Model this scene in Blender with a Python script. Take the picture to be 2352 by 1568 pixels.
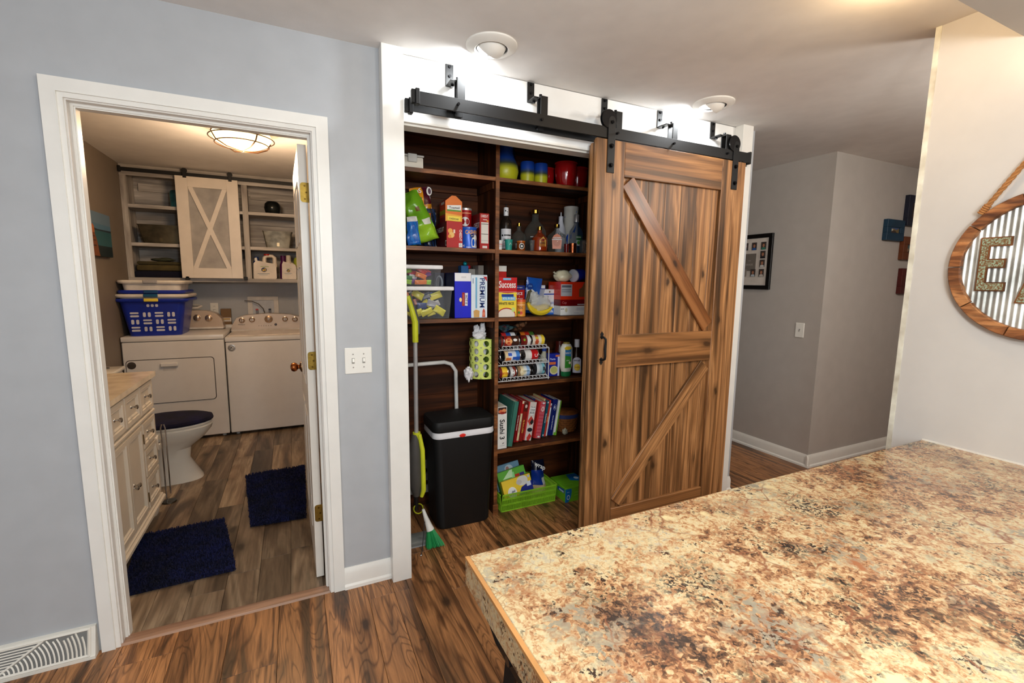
import bpy, bmesh, math, random
from mathutils import Vector, Matrix, noise
random.seed(7)
for o in list(bpy.data.objects): bpy.data.objects.remove(o)
SC = bpy.context.scene
COL = SC.collection
PI = math.pi

# ------------------------------------------------------------------ camera
cam = bpy.data.cameras.new('camera'); CAM = bpy.data.objects.new('camera', cam); COL.objects.link(CAM)
YAW, PIT, ROL = (math.radians(a) for a in (-25.3724, -7.3804, 0.6835))
fw = Vector((-math.sin(YAW)*math.cos(PIT), math.cos(YAW)*math.cos(PIT), math.sin(PIT)))
rt = Vector((math.cos(YAW), math.sin(YAW), 0)); up = rt.cross(fw)
rt, up = math.cos(ROL)*rt + math.sin(ROL)*up, -math.sin(ROL)*rt + math.cos(ROL)*up
CAM.matrix_world = Matrix(((rt.x, up.x, -fw.x, .2896), (rt.y, up.y, -fw.y, -2.1704), (rt.z, up.z, -fw.z, 1.4555), (0, 0, 0, 1)))
cam.sensor_width = 36; cam.sensor_fit = 'HORIZONTAL'; cam.lens = 1059.76/2352*36; cam.clip_start = .02
SC.camera = CAM

# ------------------------------------------------------------------ world, lights, exposure
w = bpy.data.worlds.new('world'); SC.world = w; w.use_nodes = True
w.node_tree.nodes['Background'].inputs[0].default_value = (.8, .85, 1, 1)
w.node_tree.nodes['Background'].inputs[1].default_value = .25
SC.view_settings.view_transform = 'Standard'; SC.view_settings.look = 'None'
SC.view_settings.gamma = 1; SC.view_settings.use_curve_mapping = False
SC.view_settings.exposure = .22
SC.cycles.use_denoising = True
SC.cycles.max_bounces = 8; SC.cycles.diffuse_bounces = 4; SC.cycles.glossy_bounces = 4
SC.cycles.transmission_bounces = 8; SC.cycles.transparent_max_bounces = 10
SC.cycles.caustics_reflective = False; SC.cycles.caustics_refractive = False
SC.cycles.sample_clamp_indirect = 4

def light(name, kind, loc, energy, col, aim=None, **k):
    l = bpy.data.lights.new(name, kind); l.energy = energy; l.color = col
    for a, v in k.items(): setattr(l, a, v)
    o = bpy.data.objects.new(name, l); COL.objects.link(o); o.location = loc
    if aim: o.rotation_euler = (Vector(aim) - Vector(loc)).to_track_quat('-Z', 'Y').to_euler()
    return o
WARM = (1, .84, .64); COOL = (.93, .97, 1)
# added fill lights out of view, then the aisle bulb behind the warm ceiling glow
light('kitchen_fill_light', 'POINT', (.72, -2.72, 1.78), 62, (.93, .99, 1.0), None, shadow_soft_size=.16)  # added frontal fill in place of bounced light, no real globe
light('counter_fill_light', 'POINT', (1.15, -1.95, 2.12), 19, (1, .95, .87), None, shadow_soft_size=.1)  # fill added to lift the hall walls and counter, no real pendant
light('back_wall_fill_light', 'AREA', (-.9, -4.38, 1.55), 34, (.88, .95, 1), (1.2, 0, 1.2), shape='RECTANGLE', size=1.46, size_y=1.2)  # cool fill added at the unseen back wall, like daylight
light('hall_fill_light', 'POINT', (3.35, -1.75, 2.2), 42, (1, .93, .84), None, shadow_soft_size=.12)  # fill added out of sight behind the cream wall to brighten the hall
light('aisle_bulb', 'POINT', (2.06, -1.275, 2.375), 5.5, (1, .72, .42), None, shadow_soft_size=.05)

# ------------------------------------------------------------------ materials
def lin(c):
    c = c/255
    return c/12.92 if c <= .04045 else ((c+.055)/1.055)**2.4
def rgb(c): return (lin(c[0]), lin(c[1]), lin(c[2]), 1)
MC = {}
def nodes(name):
    m = bpy.data.materials.new(name); m.use_nodes = True
    nt = m.node_tree; return m, nt, nt.nodes['Principled BSDF']
def N(nt, t, **k):
    n = nt.nodes.new(t)
    for a, v in k.items():
        if a[0] == 'i' and a[1:].isdigit(): n.inputs[int(a[1:])].default_value = v
        else: setattr(n, a, v)
    return n
def ramp(nt, stops, fac):
    r = N(nt, 'ShaderNodeValToRGB'); e = r.color_ramp.elements
    while len(e) < len(stops): e.new(.5)
    for x, (p, c) in zip(e, stops): x.position = p; x.color = rgb(c) if max(c) > 1 else (*c[:3], 1)
    nt.links.new(fac, r.inputs[0]); return r
def mat(c, rough=.5, metal=0, var=.06, bump=0, bscale=300, emit=0, alpha=1, trans=0, ior=1.45, name=None, coat=0):
    """plain painted / plastic / metal surface: a colour with slight procedural mottling"""
    key = (tuple(c), rough, metal, var, bump, bscale, emit, alpha, trans, ior, coat)
    if key in MC: return MC[key]
    m, nt, b = nodes(name or 'surface_%d_%d_%d' % tuple(int(v) for v in c))
    tc = N(nt, 'ShaderNodeTexCoord'); no = N(nt, 'ShaderNodeTexNoise'); no.inputs['Scale'].default_value = 9; no.inputs['Detail'].default_value = 3
    nt.links.new(tc.outputs['Object'], no.inputs['Vector'])
    lo = tuple(v*(1-var) for v in c); hi = tuple(min(255, v*(1+var)+.01) for v in c)
    r = ramp(nt, [(.3, lo), (.7, hi)], no.outputs['Fac'])
    for e, v in zip(r.color_ramp.elements, (lo, hi)): e.color = rgb(v)
    nt.links.new(r.outputs[0], b.inputs['Base Color'])
    b.inputs['Roughness'].default_value = rough; b.inputs['Metallic'].default_value = metal
    b.inputs['IOR'].default_value = ior; b.inputs['Alpha'].default_value = alpha
    b.inputs['Transmission Weight'].default_value = trans
    b.inputs['Coat Weight'].default_value = coat
    if emit:
        nt.links.new(r.outputs[0], b.inputs['Emission Color']); b.inputs['Emission Strength'].default_value = emit
    if bump:
        n2 = N(nt, 'ShaderNodeTexNoise'); n2.inputs['Scale'].default_value = bscale; n2.inputs['Detail'].default_value = 4
        nt.links.new(tc.outputs['Object'], n2.inputs['Vector'])
        bp = N(nt, 'ShaderNodeBump'); bp.inputs['Strength'].default_value = bump; bp.inputs['Distance'].default_value = .002
        nt.links.new(n2.outputs['Fac'], bp.inputs['Height']); nt.links.new(bp.outputs[0], b.inputs['Normal'])
    MC[key] = m; return m
def wood(name, stops, axis='Z', rough=.45, fine=(60, 2.2), big=(9, .7), dark=(60, 38, 20), knots=0, vary=.35, streak=.5, coat=0, distort=1.2, spec=.5, rings=None):
    """boards: stretched noise for grain, finer streaks, optional knots, each board shifted and toned by its own random"""
    m, nt, b = nodes(name); L = nt.links.new
    tc = N(nt, 'ShaderNodeTexCoord'); oi = N(nt, 'ShaderNodeObjectInfo')
    mul = N(nt, 'ShaderNodeVectorMath', operation='SCALE'); mul.inputs[0].default_value = (37, 53, 71); L(oi.outputs['Random'], mul.inputs['Scale'])
    add = N(nt, 'ShaderNodeVectorMath', operation='ADD'); L(tc.outputs['Object'], add.inputs[0]); L(mul.outputs[0], add.inputs[1])
    def stretched(across, along):
        mp = N(nt, 'ShaderNodeMapping'); s = [across]*3; s['XYZ'.index(axis)] = along
        mp.inputs['Scale'].default_value = s; L(add.outputs[0], mp.inputs[0]); return mp.outputs[0]
    n1 = N(nt, 'ShaderNodeTexNoise'); n1.inputs['Scale'].default_value = 1; n1.inputs['Detail'].default_value = 5; n1.inputs['Distortion'].default_value = distort
    L(stretched(*big), n1.inputs['Vector'])
    r1 = ramp(nt, [(.5+(p_-.5)*.55, c_) for p_, c_ in stops], n1.outputs['Fac'])
    n2 = N(nt, 'ShaderNodeTexNoise'); n2.inputs['Scale'].default_value = 1; n2.inputs['Detail'].default_value = 4; n2.inputs['Distortion'].default_value = .5
    L(stretched(*fine), n2.inputs['Vector'])
    r2 = ramp(nt, [(.42, (1, 1, 1)), (.62, (0, 0, 0))], n2.outputs['Fac'])
    for e, v in zip(r2.color_ramp.elements, (1, 0)): e.color = (v, v, v, 1)
    mx = N(nt, 'ShaderNodeMix', data_type='RGBA', blend_type='MULTIPLY'); mx.inputs['Factor'].default_value = streak
    L(r1.outputs[0], mx.inputs['A'])
    r3 = ramp(nt, [(0, dark), (1, (255, 255, 255))], r2.outputs[0]); L(r3.outputs[0], mx.inputs['B'])
    out = mx.outputs['Result']
    sep = N(nt, 'ShaderNodeSeparateXYZ'); L(add.outputs[0], sep.inputs[0]); ax = 'XYZ'.index(axis); o2 = [k for k in range(3) if k != ax]
    acr = N(nt, 'ShaderNodeMath', operation='ADD'); L(sep.outputs[o2[0]], acr.inputs[0]); L(sep.outputs[o2[1]], acr.inputs[1])
    if rings:
        cx = N(nt, 'ShaderNodeCombineXYZ'); L(acr.outputs[0], cx.inputs[0]); L(sep.outputs[ax], cx.inputs[1])
        mp = N(nt, 'ShaderNodeMapping'); mp.inputs['Scale'].default_value = (rings[0], rings[1], 1); L(cx.outputs[0], mp.inputs[0])
        nr = N(nt, 'ShaderNodeTexNoise'); nr.inputs['Scale'].default_value = 1; nr.inputs['Detail'].default_value = 2.5; nr.inputs['Distortion'].default_value = .8; L(mp.outputs[0], nr.inputs['Vector'])
        pp = N(nt, 'ShaderNodeMath', operation='MULTIPLY'); L(nr.outputs['Fac'], pp.inputs[0]); pp.inputs[1].default_value = rings[2]
        fr = N(nt, 'ShaderNodeMath', operation='PINGPONG'); L(pp.outputs[0], fr.inputs[0]); fr.inputs[1].default_value = 1
        rr = ramp(nt, [(.0, (1, 1, 1)), (.42, (0, 0, 0))], fr.outputs[0])
        for e, v in zip(rr.color_ramp.elements, (rings[3], 0)): e.color = (v, v, v, 1)
        mg = N(nt, 'ShaderNodeMix', data_type='RGBA', blend_type='MULTIPLY'); L(rr.outputs[0], mg.inputs['Factor']); L(out, mg.inputs['A']); mg.inputs['B'].default_value = rgb(dark); out = mg.outputs['Result']
    if knots:
        cx = N(nt, 'ShaderNodeCombineXYZ'); L(acr.outputs[0], cx.inputs[0]); L(sep.outputs[ax], cx.inputs[1])
        wn = N(nt, 'ShaderNodeTexNoise'); wn.inputs['Scale'].default_value = 14; L(add.outputs[0], wn.inputs['Vector'])
        ws = N(nt, 'ShaderNodeVectorMath', operation='SCALE'); L(wn.outputs['Color'], ws.inputs[0]); ws.inputs['Scale'].default_value = .03
        wa = N(nt, 'ShaderNodeVectorMath', operation='ADD'); L(cx.outputs[0], wa.inputs[0]); L(ws.outputs[0], wa.inputs[1])
        mp = N(nt, 'ShaderNodeMapping'); mp.inputs['Scale'].default_value = (knots, knots*.5, 1); L(wa.outputs[0], mp.inputs[0])
        vo = N(nt, 'ShaderNodeTexVoronoi', voronoi_dimensions='2D'); vo.inputs['Scale'].default_value = 1; L(mp.outputs[0], vo.inputs['Vector'])
        rk = ramp(nt, [(.035, (1, 1, 1)), (.075, (0, 0, 0)), (.17, (0, 0, 0))], vo.outputs['Distance'])
        for e, v in zip(rk.color_ramp.elements, (.95, .4, 0)): e.color = (v, v, v, 1)
        sc = N(nt, 'ShaderNodeSeparateColor'); L(vo.outputs['Color'], sc.inputs[0])
        gt = N(nt, 'ShaderNodeMath', operation='GREATER_THAN'); L(sc.outputs[0], gt.inputs[0]); gt.inputs[1].default_value = .4
        ml = N(nt, 'ShaderNodeMath', operation='MULTIPLY'); L(rk.outputs[0], ml.inputs[0]); L(gt.outputs[0], ml.inputs[1])
        mk = N(nt, 'ShaderNodeMix', data_type='RGBA'); L(ml.outputs[0], mk.inputs['Factor']); L(out, mk.inputs['A'])
        mk.inputs['B'].default_value = rgb([v*.7 for v in dark]); out = mk.outputs['Result']
    hs = N(nt, 'ShaderNodeHueSaturation')
    mr = N(nt, 'ShaderNodeMapRange'); mr.inputs['To Min'].default_value = 1-vary; mr.inputs['To Max'].default_value = 1+vary
    L(oi.outputs['Random'], mr.inputs['Value']); L(mr.outputs[0], hs.inputs['Value']); L(out, hs.inputs['Color'])
    L(hs.outputs[0], b.inputs['Base Color']); b.inputs['Roughness'].default_value = rough; b.inputs['Coat Weight'].default_value = coat; b.inputs['Specular IOR Level'].default_value = spec
    bp = N(nt, 'ShaderNodeBump'); bp.inputs['Strength'].default_value = .25; bp.inputs['Distance'].default_value = .001
    L(n2.outputs['Fac'], bp.inputs['Height']); L(bp.outputs[0], b.inputs['Normal'])
    return m
def glassy(c, rough=.05, alpha=.25, name=None):
    """thin clear wall of a bottle or bin: mostly see-through with a tinted sheen"""
    key = ('g', tuple(c), rough, alpha)
    if key in MC: return MC[key]
    m, nt, b = nodes(name or 'clear_%d_%d_%d' % tuple(c)); L = nt.links.new
    b.inputs['Base Color'].default_value = rgb(c); b.inputs['Roughness'].default_value = rough
    fr = N(nt, 'ShaderNodeLayerWeight'); fr.inputs[0].default_value = .35
    mr = N(nt, 'ShaderNodeMapRange'); mr.inputs['To Min'].default_value = alpha; mr.inputs['To Max'].default_value = min(1, alpha+.32)
    no = N(nt, 'ShaderNodeTexNoise'); no.inputs['Scale'].default_value = 12
    ad = N(nt, 'ShaderNodeMath', operation='MULTIPLY_ADD'); L(no.outputs['Fac'], ad.inputs[0]); ad.inputs[1].default_value = .03; L(mr.outputs[0], ad.inputs[2])
    L(fr.outputs['Facing'], mr.inputs['Value']); L(ad.outputs[0], b.inputs['Alpha'])
    MC[key] = m; return m

# ------------------------------------------------------------------ mesh building
class MB:
    def __init__(s, mats=None): s.v = []; s.f = []; s.mi = []; s.mats = mats or []; s.T = Matrix()
    def slot(s, m):
        if m is None: return 0
        if m not in s.mats: s.mats.append(m)
        return s.mats.index(m)
    def add(s, vs, fs, m=None):
        o = len(s.v); k = s.slot(m)
        s.v += [tuple(s.T @ Vector(v)) for v in vs]; s.f += [tuple(i+o for i in f) for f in fs]; s.mi += [k]*len(fs); return s
    def box(s, x0, x1, y0, y1, z0, z1, m=None, b=0):
        if b:
            bm = bmesh.new(); bmesh.ops.create_cube(bm, size=1)
            for v in bm.verts: v.co = Vector(((x0+x1)/2+v.co.x*(x1-x0), (y0+y1)/2+v.co.y*(y1-y0), (z0+z1)/2+v.co.z*(z1-z0)))
            bmesh.ops.bevel(bm, geom=bm.edges[:], offset=b, segments=2 if b > .006 else 1, affect='EDGES', profile=.5)
            bm.verts.index_update()
            s.add([v.co[:] for v in bm.verts], [[v.index for v in f.verts] for f in bm.faces], m); bm.free(); return s
        vs = [(x, y, z) for z in (z0, z1) for y in (y0, y1) for x in (x0, x1)]
        return s.add(vs, [(0, 2, 3, 1), (4, 5, 7, 6), (0, 1, 5, 4), (2, 6, 7, 3), (0, 4, 6, 2), (1, 3, 7, 5)], m)
    def prism(s, poly, a0, a1, axis='y', m=None):
        """polygon in the other two axes (x,z for y; y,z for x; x,y for z), extruded a0..a1"""
        n = len(poly)
        P = {'y': lambda p, a: (p[0], a, p[1]), 'x': lambda p, a: (a, p[0], p[1]), 'z': lambda p, a: (p[0], p[1], a)}[axis]
        vs = [P(p, a0) for p in poly]+[P(p, a1) for p in poly]
        fs = [tuple(range(n)), tuple(range(2*n-1, n-1, -1))]+[(i, i+n, (i+1) % n+n, (i+1) % n) for i in range(n)]
        return s.add(vs, fs, m)
    def lathe(s, prof, c=(0, 0, 0), n=24, m=None, a0=0, a1=2*PI, sx=1, sy=1):
        full = abs(a1-a0-2*PI) < 1e-6; k = n if full else n+1
        vs = [(c[0]+sx*r*math.cos(a0+(a1-a0)*i/n), c[1]+sy*r*math.sin(a0+(a1-a0)*i/n), c[2]+z) for r, z in prof for i in range(k)]
        fs = []
        for j in range(len(prof)-1):
            for i in range(n):
                i2 = (i+1) % k
                fs.append((j*k+i, j*k+i2, (j+1)*k+i2, (j+1)*k+i))
        return s.add(vs, fs, m)
    def cyl(s, p0, p1, r, r1=None, n=16, m=None):
        return s.tube([p0, p1], [r, r if r1 is None else r1], n, m)
    def tube(s, pts, r, n=8, m=None, cap=True, closed=False, flat=1):
        pts = [Vector(p) for p in pts]; K = len(pts)
        rs = r if isinstance(r, (list, tuple)) else [r]*K
        vs = []; prev = None
        for i, p in enumerate(pts):
            if closed: t = pts[(i+1) % K]-pts[i-1]
            else: t = pts[min(i+1, K-1)]-pts[max(i-1, 0)]
            t.normalize()
            a = prev if prev is not None else (Vector((0, 0, 1)) if abs(t.z) < .9 else Vector((1, 0, 0)))
            u = (a-t*a.dot(t)).normalized(); q = t.cross(u); prev = u
            for j in range(n):
                an = 2*PI*j/n; vs.append(p+rs[i]*(math.cos(an)*u+flat*math.sin(an)*q))
        fs = [(i*n+j, i*n+(j+1) % n, ((i+1) % K)*n+(j+1) % n, ((i+1) % K)*n+j) for i in range(K if closed else K-1) for j in range(n)]
        if cap and not closed: fs += [tuple(range(n-1, -1, -1)), tuple(range((K-1)*n, K*n))]
        return s.add(vs, fs, m)
    def ball(s, c, r, n=12, m=None, sq=(1, 1, 1)):
        pr = [(math.sin(PI*i/8), -math.cos(PI*i/8)) for i in range(9)]
        vs = [(c[0]+r*sq[0]*a*math.cos(2*PI*j/n), c[1]+r*sq[1]*a*math.sin(2*PI*j/n), c[2]+r*sq[2]*b) for a, b in pr for j in range(n)]
        return s.add(vs, [(i*n+j, i*n+(j+1) % n, (i+1)*n+(j+1) % n, (i+1)*n+j) for i in range(8) for j in range(n)], m)
    def build(s, name, m=None, parent=None, loc=None, smooth=35, rz=0):
        me = bpy.data.meshes.new(name); me.from_pydata(s.v, [], s.f); me.update()
        for q in ([m] if m and not s.mats else s.mats): me.materials.append(q)
        if len(s.mats) > 1: me.polygons.foreach_set('material_index', s.mi)
        bm = bmesh.new(); bm.from_mesh(me); bmesh.ops.remove_doubles(bm, verts=bm.verts, dist=1e-6)
        bmesh.ops.recalc_face_normals(bm, faces=bm.faces); bm.to_mesh(me); bm.free()
        if smooth:
            me.shade_smooth(); me.set_sharp_from_angle(angle=math.radians(smooth))
        o = bpy.data.objects.new(name, me); COL.objects.link(o)
        if parent: o.parent = parent
        if loc: o.location = loc
        if rz: o.rotation_euler.z = rz
        return o
def tag(o, label, cat, group=None, kind=None):
    o['label'] = label; o['category'] = cat
    if group: o['group'] = group
    if kind: o['kind'] = kind
    return o
def thing(name, label, cat, loc=(0, 0, 0), rz=0, group=None):
    o = bpy.data.objects.new(name, None); COL.objects.link(o); o.location = loc; o.rotation_euler.z = rz; o.empty_display_size = .05
    return tag(o, label, cat, group)
def struct(o, label=None, cat=None):
    o['kind'] = 'structure'
    if label: o['label'] = label
    if cat: o['category'] = cat
    return o
def sempty(name, loc=(0, 0, 0)):
    o = bpy.data.objects.new(name, None); COL.objects.link(o); o.location = loc; o['kind'] = 'structure'; return o
def box(name, x0, x1, y0, y1, z0, z1, m, parent=None, b=0):
    """box with its origin at its middle"""
    c = ((x0+x1)/2, (y0+y1)/2, (z0+z1)/2)
    return MB().box(x0-c[0], x1-c[0], y0-c[1], y1-c[1], z0-c[2], z1-c[2], b=b).build(name, m, parent, c)
TX = {}
def text_geo(s):
    if s not in TX:
        cu = bpy.data.curves.new('t', 'FONT'); cu.body = s; cu.align_x = 'CENTER'; cu.align_y = 'CENTER'; cu.resolution_u = 2; cu.offset = .018
        ob = bpy.data.objects.new('t', cu); me = bpy.data.meshes.new_from_object(ob)
        vs = [(v.co.x, v.co.y) for v in me.vertices]; fs = [tuple(p.vertices) for p in me.polygons]
        bpy.data.objects.remove(ob); bpy.data.meshes.remove(me); bpy.data.curves.remove(cu)
        if vs:
            x0 = min(v[0] for v in vs); x1 = max(v[0] for v in vs); y0 = min(v[1] for v in vs); y1 = max(v[1] for v in vs)
            vs = [((x-(x0+x1)/2)/(y1-y0), (y-(y0+y1)/2)/(y1-y0)) for x, y in vs]
            TX[s] = (vs, fs, (x1-x0)/(y1-y0))
        else: TX[s] = ([], [], 1)
    return TX[s]
def flat(o, U, V):
    o, U, V = Vector(o), Vector(U), Vector(V); Nn = U.cross(V).normalized()
    return lambda u, v, k: o+U*u+V*v+Nn*(.0004+.00025*k)
def wrap(c, R, facing=-PI/2, taper=0):
    """cylinder: u is arc length to the right of the facing direction, v height above c"""
    def f(u, v, k):
        r = (R(v) if callable(R) else R)+.0004+.00025*k; a = facing+u/r; v = max(v, .001)
        return Vector((c[0]+r*math.cos(a), c[1]+r*math.sin(a), c[2]+v))
    return f
def printed(parent, frame, items, name='printed_label', rough=.45):
    """flat print: rectangles, ellipses, polygons and lettering laid on a face of the thing"""
    mb = MB()
    for k, it in enumerate(items):
        kind, col = it[0], it[-1]; m = mat(col, rough, var=.02)
        if kind == 'r':
            u0, v0, u1, v1 = it[1:5]; n = 8
            vs = [frame(u0+(u1-u0)*i/n, v, k) for v in (v0, v1) for i in range(n+1)]
            mb.add(vs, [(i, i+1, i+n+2, i+n+1) for i in range(n)], m)
        elif kind == 'e':
            cu, cv, ru, rv = it[1:5]; n = 20
            vs = [frame(cu, cv, k)]+[frame(cu+ru*math.cos(2*PI*i/n), cv+rv*math.sin(2*PI*i/n), k) for i in range(n)]
            mb.add(vs, [(0, i+1, (i+1) % n+1) for i in range(n)], m)
        elif kind == 'p':
            mb.add([frame(u, v, k) for u, v in it[1]], [tuple(range(len(it[1])))], m)
        elif kind == 't':
            s, cu, cv, h = it[1:5]; rot = it[5] if len(it) > 6 else 0; mw = it[6] if len(it) > 7 else 0
            vs, fs, asp = text_geo(s); sx = h
            if mw and asp*h > mw: sx = mw/asp
            c_, s_ = math.cos(rot), math.sin(rot)
            mb.add([frame(cu+c_*x*sx-s_*y*h, cv+s_*x*sx+c_*y*h, k) for x, y in vs], fs, m)
    if not mb.v: return None
    me = bpy.data.meshes.new(name); me.from_pydata(mb.v, [], mb.f); me.update()
    for q in mb.mats: me.materials.append(q)
    me.polygons.foreach_set('material_index', mb.mi)
    o = bpy.data.objects.new(name, me); COL.objects.link(o); o.parent = parent
    return o
# ================================================================== the setting
H = 2.44
PAINT = mat((179, 182, 186), .5, var=.015, bump=.06, bscale=90, name='blue_grey_wall_paint')
PAINT2 = mat((186, 180, 174), .55, var=.015, bump=.06, bscale=90, name='taupe_grey_wall_paint')
CREAM = mat((208, 204, 199), .32, var=.01, bump=.05, bscale=60, name='off_white_eggshell_paint')
WHITE = mat((238, 236, 230), .35, var=.012, bump=.04, bscale=60, name='white_trim_paint')
WHITE2 = mat((240, 239, 236), .45, var=.01, name='white_header_paint')
CEIL = mat((232, 229, 226), .8, var=.015, bump=.12, bscale=140, name='flat_white_ceiling_paint')
BLACK = mat((8, 8, 9), .5, .0, var=.15, name='black_powder_coat')
FLOORW = wood('warm_rustic_floor_plank', [(.2, (84, 58, 36)), (.38, (128, 84, 50)), (.52, (184, 128, 80)), (.66, (160, 110, 68)), (.82, (108, 78, 52))], 'Y', .36, fine=(120, 6), big=(6, .55), dark=(84, 56, 34), vary=.16, streak=.3, distort=2.6, knots=3.2, rings=(7, .9, 40, .6))
FLOORB = wood('grey_brown_vinyl_plank', [(.25, (82, 65, 50)), (.45, (124, 103, 82)), (.6, (154, 134, 110)), (.8, (110, 90, 70))], 'Y', .42, fine=(80, 5), big=(5, .6), dark=(80, 62, 46), vary=.55, streak=.3, distort=1.8, knots=3, rings=(5, .6, 12, .3))

def wallbox(name, *a, m=PAINT): return struct(box(name, *a, m))
# front wall: door opening x -.394...394 to z 2.055, pantry opening x .76..2.86 to z 2.168
f = MB(); f.box(-2.0, -.404, 0, .115, 0, H); f.box(-.404, .404, 0, .115, 2.075, H); f.box(.404, .745, 0, .115, 0, H)
struct(f.build('wall_front', PAINT))
struct(MB().box(.745, 2.875, .0, .1, 2.166, H-.003).build('wall_header', WHITE2))
wallbox('wall_front_end', 2.875, 3.045, 0, .115, 0, H)
wallbox('wall_left', -2.1, -2.0, -4.4, .115, 0, H)
b_ = MB(); b_.box(-2.0, -1.7, -4.5, -4.4, 0, H); b_.box(-.1, 6.7, -4.5, -4.4, 0, H); b_.box(-1.7, -.1, -4.5, -4.4, 0, .9); b_.box(-1.7, -.1, -4.5, -4.4, 2.2, H)
struct(b_.build('wall_back', PAINT))
wf = MB()
for a in ((-1.7, -1.64, .9, 2.2), (-.16, -.1, .9, 2.2), (-1.64, -.16, .9, .96), (-1.64, -.16, 2.14, 2.2), (-.93, -.87, .96, 2.14)): wf.box(a[0], a[1], -4.47, -4.42, a[2], a[3])
struct(wf.build('window_1', WHITE))
wallbox('wall_right', 2.567, 2.69, -4.4, -1.134, 0, H, m=CREAM)
wallbox('wall_far', 6.6, 6.7, -4.4, .2, 0, H, m=PAINT2)
h_ = MB(); h_.box(3.98, 4.1, .03, 2.6, 0, H); h_.box(4.1, 6.6, .03, .14, 0, H); struct(h_.build('wall_hall', PAINT2))
wallbox('wall_hall_end', 2.93, 3.98, 2.6, 2.7, 0, H, m=PAINT2)
wallbox('wall_pantry_right', 2.93, 3.045, .115, 2.6, 0, H, m=PAINT2)
wallbox('wall_pantry_back', .66, 2.93, .66, .72, 0, H, m=PAINT2)
wallbox('wall_bath_left', -1.14, -1.04, .115, 3.52, 0, H, m=mat((122, 110, 98), .55, var=.015, bump=.06, bscale=90, name='shade_darkened_wall_paint'))  # wall colour darkened to hold the shade where the lamp light misses it
wallbox('wall_bath_right', .44, .745, .115, 3.52, 0, H, m=PAINT2)
wallbox('wall_bath_back', -1.04, .44, 3.42, 3.52, 0, H, m=PAINT)
wallbox('ceiling', -2.1, 6.7, -4.5, 3.52, H, H+.08, m=CEIL)
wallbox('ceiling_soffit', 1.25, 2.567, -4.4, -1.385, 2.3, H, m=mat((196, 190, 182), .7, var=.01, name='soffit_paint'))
# rough corner bead down the free edge of the cream wall
cb = mat((232, 219, 196), .7, var=.22, bump=.9, bscale=70, name='worn_corner_bead')
cbm = MB(); zs = [0+H*i/60 for i in range(61)]
for i in range(60):
    d = .0015*random.random()
    cbm.box(2.5655-d*.6, 2.5675, -1.151-.002*random.random(), -1.134, zs[i], zs[i+1])
struct(cbm.build('trim_5', cb, smooth=0), 'worn plaster bead down the free edge of the cream wall', 'trim')

# ---- floors: sub floor slab, then each plank on it
fl = struct(box('floor', -2.1, 6.7, -4.5, 3.52, -.05, -.012, FLOORW), 'warm brown rustic plank floor of the kitchen and hall', 'floor')
def planks(parent, m, xs, x1, pitch, y0, y1, ln, top, th, clip, seed):
    R = random.Random(seed); x = xs; shared = {}
    while x < x1:
        y = y0-R.random()*ln
        while y < y1:
            for (cx0, cx1, cy0, cy1) in clip:
                a0, a1, c0, c1 = max(x, cx0), min(x+pitch, cx1), max(y, cy0), min(y+ln, cy1)
                if a1-a0 > .01 and c1-c0 > .01:
                    key = (round(a1-a0, 4), round(c1-c0, 4))
                    if key not in shared:
                        g = .0006
                        shared[key] = MB().box(-(a1-a0)/2+g, (a1-a0)/2-g, -(c1-c0)/2+g, (c1-c0)/2-g, -th, 0, b=.0009).build('plank', m, parent)
                        o = shared[key]
                    else:
                        o = shared[key].copy(); COL.objects.link(o)
                    o.location = Vector(((a0+a1)/2, (c0+c1)/2, top))-parent.location
            y += ln
        x += pitch
planks(fl, FLOORW, -1.68, 4.4, .1853, -2.0, 1.1, 1.22, 0, .0117, [(-1.7, .66, -2.0, .012), (.66, 2.93, -2.0, .66), (2.93, 3.98, -2.0, 1.1)], 5)
rest = MB(); rest.box(-2.0, 6.6, -4.4, -2.0, -.012, 0); rest.box(-2.0, -1.7, -2, 0, -.012, 0); rest.box(3.98, 6.6, -2.0, .03, -.012, 0); rest.box(3.045, 3.98, 1.1, 2.6, -.012, 0)
rest.build('plank_field', FLOORW, fl, -fl.location)
fb = struct(box('floor_bath', -1.04, .44, .03, 3.42, -.02, -.004, FLOORB), 'grey brown plank floor of the laundry bathroom', 'floor')
planks(fb, FLOORB, -1.18, .44, .14, .04, 3.42, .92, .004, .0075, [(-1.04, .44, .045, 3.42)], 12)
# threshold strip
struct(MB().prism([(-.012, 0), (-.006, .0075), (.04, .009), (.05, .004), (.05, 0)], -.392, .386, 'x').build('trim_4', wood('threshold_wood', [(.3, (150, 112, 88)), (.7, (176, 138, 112))], 'X', .4, vary=0, streak=.3)), 'pinkish wood threshold strip across the bathroom doorway', 'threshold')

# ---- door casing, jambs, stops
cs = sempty('trim_1'); cs['label'] = 'white mitred casing and jambs around the bathroom doorway'; cs['category'] = 'door casing'
X0, X1, X2, X3, ZI, ZO = -.4465, -.389, .389, .4515, 2.06, 2.122
def casing(name, pts_outer, pts_inner):
    mb = MB(); (a, b), (c, d) = pts_outer, pts_inner
    def mid(p, q, t): return (p[0]+(q[0]-p[0])*t, p[1]+(q[1]-p[1])*t)
    e, g = mid(a, c, .74), mid(b, d, .74)
    mb.prism([a, b, g, e], -.019, 0, 'y'); mb.prism([e, g, d, c], -.012, 0, 'y')
    mb.prism([mid(a, c, .70), mid(b, d, .70), mid(b, d, .74), mid(a, c, .74)], -.0205, -.019, 'y')
    return mb.build(name, WHITE, cs, smooth=20)
casing('side_casing', ((X0, 0), (X0, ZO)), ((X1, 0), (X1, ZI)))
casing('side_casing', ((X3, 0), (X3, ZO)), ((X2, 0), (X2, ZI)))
casing('head_casing', ((X0, ZO), (X3, ZO)), ((X1, ZI), (X2, ZI)))
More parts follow.
